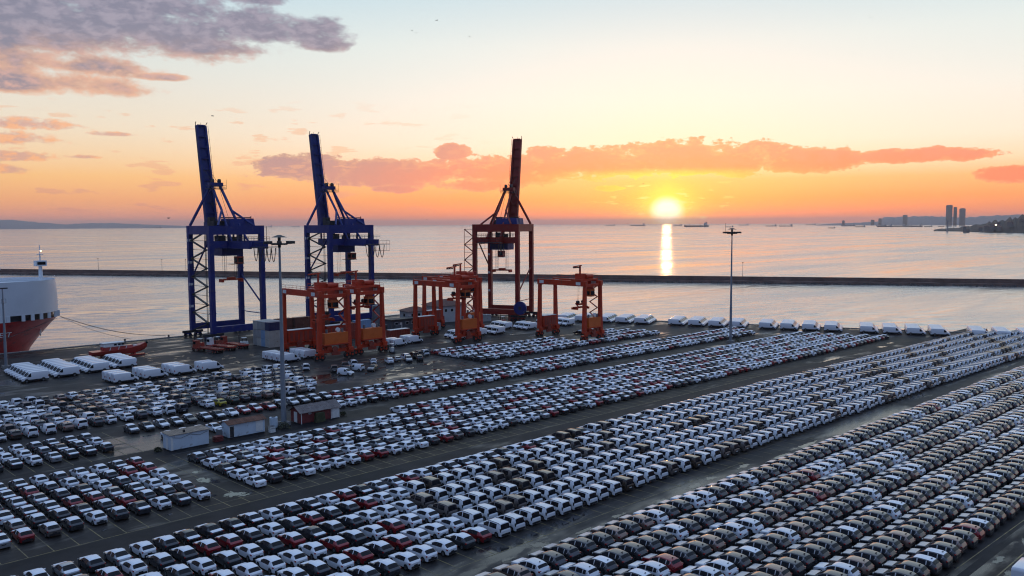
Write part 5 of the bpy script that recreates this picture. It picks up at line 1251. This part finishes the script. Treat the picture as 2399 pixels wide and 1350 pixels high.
# people carriers and hatchbacks, centre right
def mixV(u, r, n):
    hat = u < 69.4 or (r == 5 and u < 101) or (r == 5 and u < 150 and rnd.random() < .5)
    if r == 4 and 69 < u < 72: hat = True
    if hat:
        if r == 5 or u < 60:
            if rnd.random() < (.5 if r == 5 else .12): return ('saloon', pick([(5, 'dark grey'), (2, 'silver'), (2, 'black')]), pick([(6, 0), (4, 1)]))
        return ('hatchback', pick([(40, 'white'), (35, 'dark grey'), (25, 'red')]), pick([(6, 0), (4, 1)]))
    return ('people_carrier', pick([(72 + (30 if u > 140 else 0), 'white'), (13, 'taupe'), (7, 'dark brown')]), 0)
block('people-carrier block', [(72.2 + 4.87 * k, nb(22), nb(330 - k * 3)) for k in range(6)], mixV, 4.3, 0, .033, 95, .10, group='cars in the people-carrier block')
# SUVs, lower right
def mixS(u, r, n):
    far = u > 150
    return ('suv', pick([(62, 'graphite'), (17 + (14 if far else 0), 'white'), (11, 'bronze'), (2, 'red'), (4, 'dark grey')]), 1 if rnd.random() < .10 else 0)
block('lower right block', [(60.55 - 4.92 * (6 - k), nb(58), nb(262)) for k in range(7)], mixS, 4.6, 0, .022, 80, .10, group='SUVs in the lower right block')
# big panel vans in clusters
def vans(name, x0, y0, ncol, nrow, rz, dcol=7.3, drow=2.75, dirv=None, rows=None, group='white panel vans on the quay'):
    """columns follow the van length, rows step sideways away from the camera."""
    a = rz; lx, ly = -math.sin(a), math.cos(a)          # nose direction
    sx_, sy_ = dirv or (ly * 1.0, -lx * 1.0)
    for c in range(ncol):
        k = rows[c] if rows else nrow
        for r in range(k):
            add_car('panel_van', 'white', 0, x0 + c * dcol * abs(lx) * 1 + r * drow * sx_ + (0), y0 + c * dcol * ly * (1 if abs(lx) < .9 else 0) + r * drow * sy_, rz + rnd.uniform(-.015, .015), block=name, row=r, n=c, nrows=k, group=group)
W_ = PI / 2; E_ = -PI / 2
# clusters at the left: noses left, then noses right
for c, (x, y, k) in enumerate([(63.0, 229.6, 7), (70.6, 230.9, 7), (78.3, 232.2, 6), (86.0, 233.8, 5)]):
    for r in range(k): add_car('panel_van', 'white', 0, x + .1 * r, y + 2.75 * r, W_ + rnd.uniform(-.02, .02), block=['first', 'second', 'third', 'fourth'][c] + ' left-facing van cluster', row=r, n=0, nrows=k, group='white panel vans on the left quay', side=1)
for c, (x, y, k) in enumerate([(78.0, 211.6, 3), (85.4, 211.9, 3), (93.0, 212.4, 3), (100.4, 212.4, 2)]):
    for r in range(k): add_car('panel_van', 'white', 0, x - .1 * r, y + 2.75 * r, E_ + rnd.uniform(-.02, .02), block=['first', 'second', 'third', 'fourth'][c] + ' right-facing van cluster', row=r, n=0, nrows=k, group='white panel vans on the left quay', side=1)
# clusters between the gantry cranes
for nm_, x, y, k, rz in [('vans left of the first gantry crane', 121.8, 209.8, 4, E_), ('vans under the first gantry crane', 129.8, 211.6, 3, E_), ('vans right of the second gantry crane', 161.4, 212.4, 2, E_ + .05), ('vans beyond the second gantry crane', 169.2, 214.2, 2, E_ + .05),
                         ('vans left of the third gantry crane', 186.6, 213.6, 2, W_ + .1), ('vans under the third gantry crane', 184.0, 209.6, 1, W_ + .1), ('vans right of the third gantry crane', 195.0, 211.6, 3, W_ + .1), ('vans below the red quay crane', 203.0, 210.8, 3, W_ + .1),
                         ('first vans left of the lone gantry crane', 214.2, 218.6, 3, W_ + .1), ('second vans left of the lone gantry crane', 219.5, 211.4, 3, W_ + .1), ('vans behind the lone gantry crane', 229.5, 210.6, 3, W_ + .1), ('vans right of the lone gantry crane', 238.0, 209.2, 3, W_ + .1)]:
    for r in range(k):
        add_car('panel_van', 'white', 0, x + (.3 if rz > 0 else -.1) * r, y + 2.8 * r, rz + rnd.uniform(-.03, .03), block=nm_, row=r, n=0, nrows=k, group='white panel vans between the gantry cranes', side=1)
# clusters along the right-hand quay, noses towards the right
qa = math.atan2(QD.y, QD.x) - PI / 2
for ci, (t0, nv, k) in enumerate([(68.0, 2, 4), (84.0, 3, 5), (111.5, 4, 5), (144.0, 4, 5), (177.5, 4, 5), (211.5, 6, 5)]):
    for c in range(nv):
        for r in range(k):
            p = QC + QD * (t0 + c * 7.3) - QN * (12.6 - 2.75 * r)
            add_car('panel_van', 'white', 0, p.x, p.y, qa + rnd.uniform(-.02, .02), block=['first', 'second', 'third', 'fourth', 'fifth', 'sixth'][ci] + ' right-quay van cluster', row=r, n=c, nrows=k, group='white panel vans on the right quay', side=1)
for i, (x, y) in enumerate([(92.2, 23.2), (99.6, 23.3)]): add_car('panel_van', 'white', 0, x, y, E_, block=['bottom right corner van pair', 'bottom right corner van pair'][i], row=i, n=0, nrows=2, group='white panel vans at the bottom right corner', side=1)
# loose cars and small vans by the gantry cranes
loose = [('people_carrier', 'white', 118.2, 195.6, -.5), ('people_carrier', 'taupe', 122.0, 188.2, -.5), ('suv', 'graphite', 123.6, 184.6, 2.3), ('small_van', 'white', 120.8, 181.0, .35 - PI), ('small_van', 'white', 126.6, 184.8, .35), ('suv', 'black', 129.2, 181.2, 2.2), ('people_carrier', 'taupe', 127.0, 191.0, -.45), ('people_carrier', 'white', 130.2, 191.6, -.4), ('hatchback', 'white', 136.4, 190.8, -.6),
         ('suv', 'white', 139.6, 188.0, -.4), ('hatchback', 'silver', 143.2, 189.6, -.3), ('suv', 'silver', 145.2, 186.6, 2.6), ('people_carrier', 'white', 146.8, 190.2, -.3), ('people_carrier', 'dark brown', 150.0, 190.6, -.25), ('suv', 'black', 148.6, 186.0, -.6), ('people_carrier', 'taupe', 152.6, 191.8, -.2), ('people_carrier', 'white', 155.2, 192.4, -.2), ('suv', 'dark brown', 158.4, 195.2, -.2), ('saloon', 'white', 160.8, 190.0, 2.4)]
for i, (k, c, x, y, rz) in enumerate(loose): add_car(k, c, 2 if k == 'hatchback' else 0, x, y, rz, block='loose', row=0, n=i, nrows=1, group='loose cars by the gantry cranes')

# ---- labels
ONES = 'zeroth first second third fourth fifth sixth seventh eighth ninth tenth eleventh twelfth thirteenth fourteenth fifteenth sixteenth seventeenth eighteenth nineteenth'.split()
TENS = {2: ('twentieth', 'twenty'), 3: ('thirtieth', 'thirty'), 4: ('fortieth', 'forty'), 5: ('fiftieth', 'fifty'), 6: ('sixtieth', 'sixty'), 7: ('seventieth', 'seventy'), 8: ('eightieth', 'eighty'), 9: ('ninetieth', 'ninety')}
def ordn(n):
    if n < 20: return ONES[n]
    if n >= 100: return 'hundredth' if n == 100 else 'hundred-and-' + ordn(n - 100)
    return TENS[n // 10][0] if n % 10 == 0 else TENS[n // 10][1] + '-' + ONES[n % 10]
def rowname(r, n): return 'front' if r == 0 else ('back' if r == n - 1 else ONES[r + 1])
seen = {}
for c in sorted(CARS, key=lambda c: (c['block'], c['row'], c['n'])):
    k = (c['block'], c['row']); seen[k] = seen.get(k, 0) + 1; c['ord'] = seen[k]
for c in CARS:
    nmv = f"{c['colour']} {FULLNAME[c['kind']]}"
    if c['block'] == 'loose':
        c['label'] = f"{nmv} parked loosely by the gantry cranes, {ordn(c['n'] + 1)} of them from the left"
    elif c.get('side'):
        r = c['row']; pos = 'nearest' if r == 0 else ('farthest' if r == c['nrows'] - 1 else ONES[r + 1] + ' nearest')
        if 'right-quay' in c['block']: c['label'] = f"white panel van, {pos} of the {ONES[c['n'] + 1]} column in the {c['block']}"
        else: c['label'] = f"white panel van, {pos} of the " + c['block']
    else: c['label'] = f"{nmv}, {ordn(c['ord'])} from the left in the {rowname(c['row'], c['nrows'])} row of the {c['block']}"
# ---- the 300 largest of a kind as things with parts, the rest as one mesh per kind
link = C.objects.link
for kind in SPEC:
    lst = sorted([c for c in CARS if c['kind'] == kind], key=lambda c: c['d'])
    for c in lst[:298]:
        t = bpy.data.objects.new(OBJNAME[kind], None); t.empty_display_size = .5; link(t); t.location = (c['x'], c['y'], .022); t.rotation_euler = (0, 0, c['rz'])
        t['label'] = c['label']; t['category'] = {'panel_van': 'van', 'small_van': 'van'}.get(kind, 'car'); t['group'] = c['group']
        for n_, me in proto(kind, c['colour'], c['v']).items():
            o = bpy.data.objects.new(clean(n_), me); link(o); o.parent = t
    rest = lst[298:]
    if rest:
        VV = []; FF = []; MM = []; mats = []; off = 0
        for c in rest:
            v, f, ms = low(kind, c['colour'], c['v']); ca, sa = math.cos(c['rz']), math.sin(c['rz'])
            w = np.empty_like(v); w[:, 0] = v[:, 0] * ca - v[:, 1] * sa + c['x']; w[:, 1] = v[:, 0] * sa + v[:, 1] * ca + c['y']; w[:, 2] = v[:, 2] + .022
            VV.append(w); FF += [tuple(i + off for i in q) for q in f]; off += len(v)
            for mname in ms:
                if mname not in mats: mats.append(mname)
                MM.append(mats.index(mname))
        me = bpy.data.meshes.new('distant_' + kind); me.from_pydata(np.concatenate(VV).tolist(), [], FF); me.update()
        for k in mats: me.materials.append(M[k])
        me.polygons.foreach_set('material_index', MM); me.polygons.foreach_set('use_smooth', [True] * len(FF)); me.set_sharp_from_angle(angle=R(38))
        o = bpy.data.objects.new({'hatchback': 'distant_hatchback_field', 'people_carrier': 'distant_people_carrier_field', 'suv': 'distant_suv_field', 'saloon': 'distant_saloon_field'}.get(kind, 'distant_van_field'), me); link(o)
        tag(o, 'far rows of ' + FULLNAME[kind] + 's too distant to tell apart', None, None, 'stuff')
print('CARS', {k: sum(c['kind'] == k for c in CARS) for k in SPEC}, len(bpy.data.objects))

# ------------------------------------------------------------------ evening haze
hb = MB(); hb.box((0, 0, (205 - 12) / 2), (66000, 66000, 205 + 12), 'sea'); ho = hb.build('haze', kind='stuff')
hm = bpy.data.materials.new('haze_air'); hm.use_nodes = True; g = NG(hm.node_tree); g.n.clear()
pv = g.new('ShaderNodeVolumePrincipled'); pv.inputs['Density'].default_value = HAZE; pv.inputs['Color'].default_value = (.94, .90, .92, 1); pv.inputs['Anisotropy'].default_value = .55
og = g.new('ShaderNodeOutputMaterial'); g.l.new(pv.outputs[0], og.inputs['Volume']); ho.data.materials.clear(); ho.data.materials.append(hm)
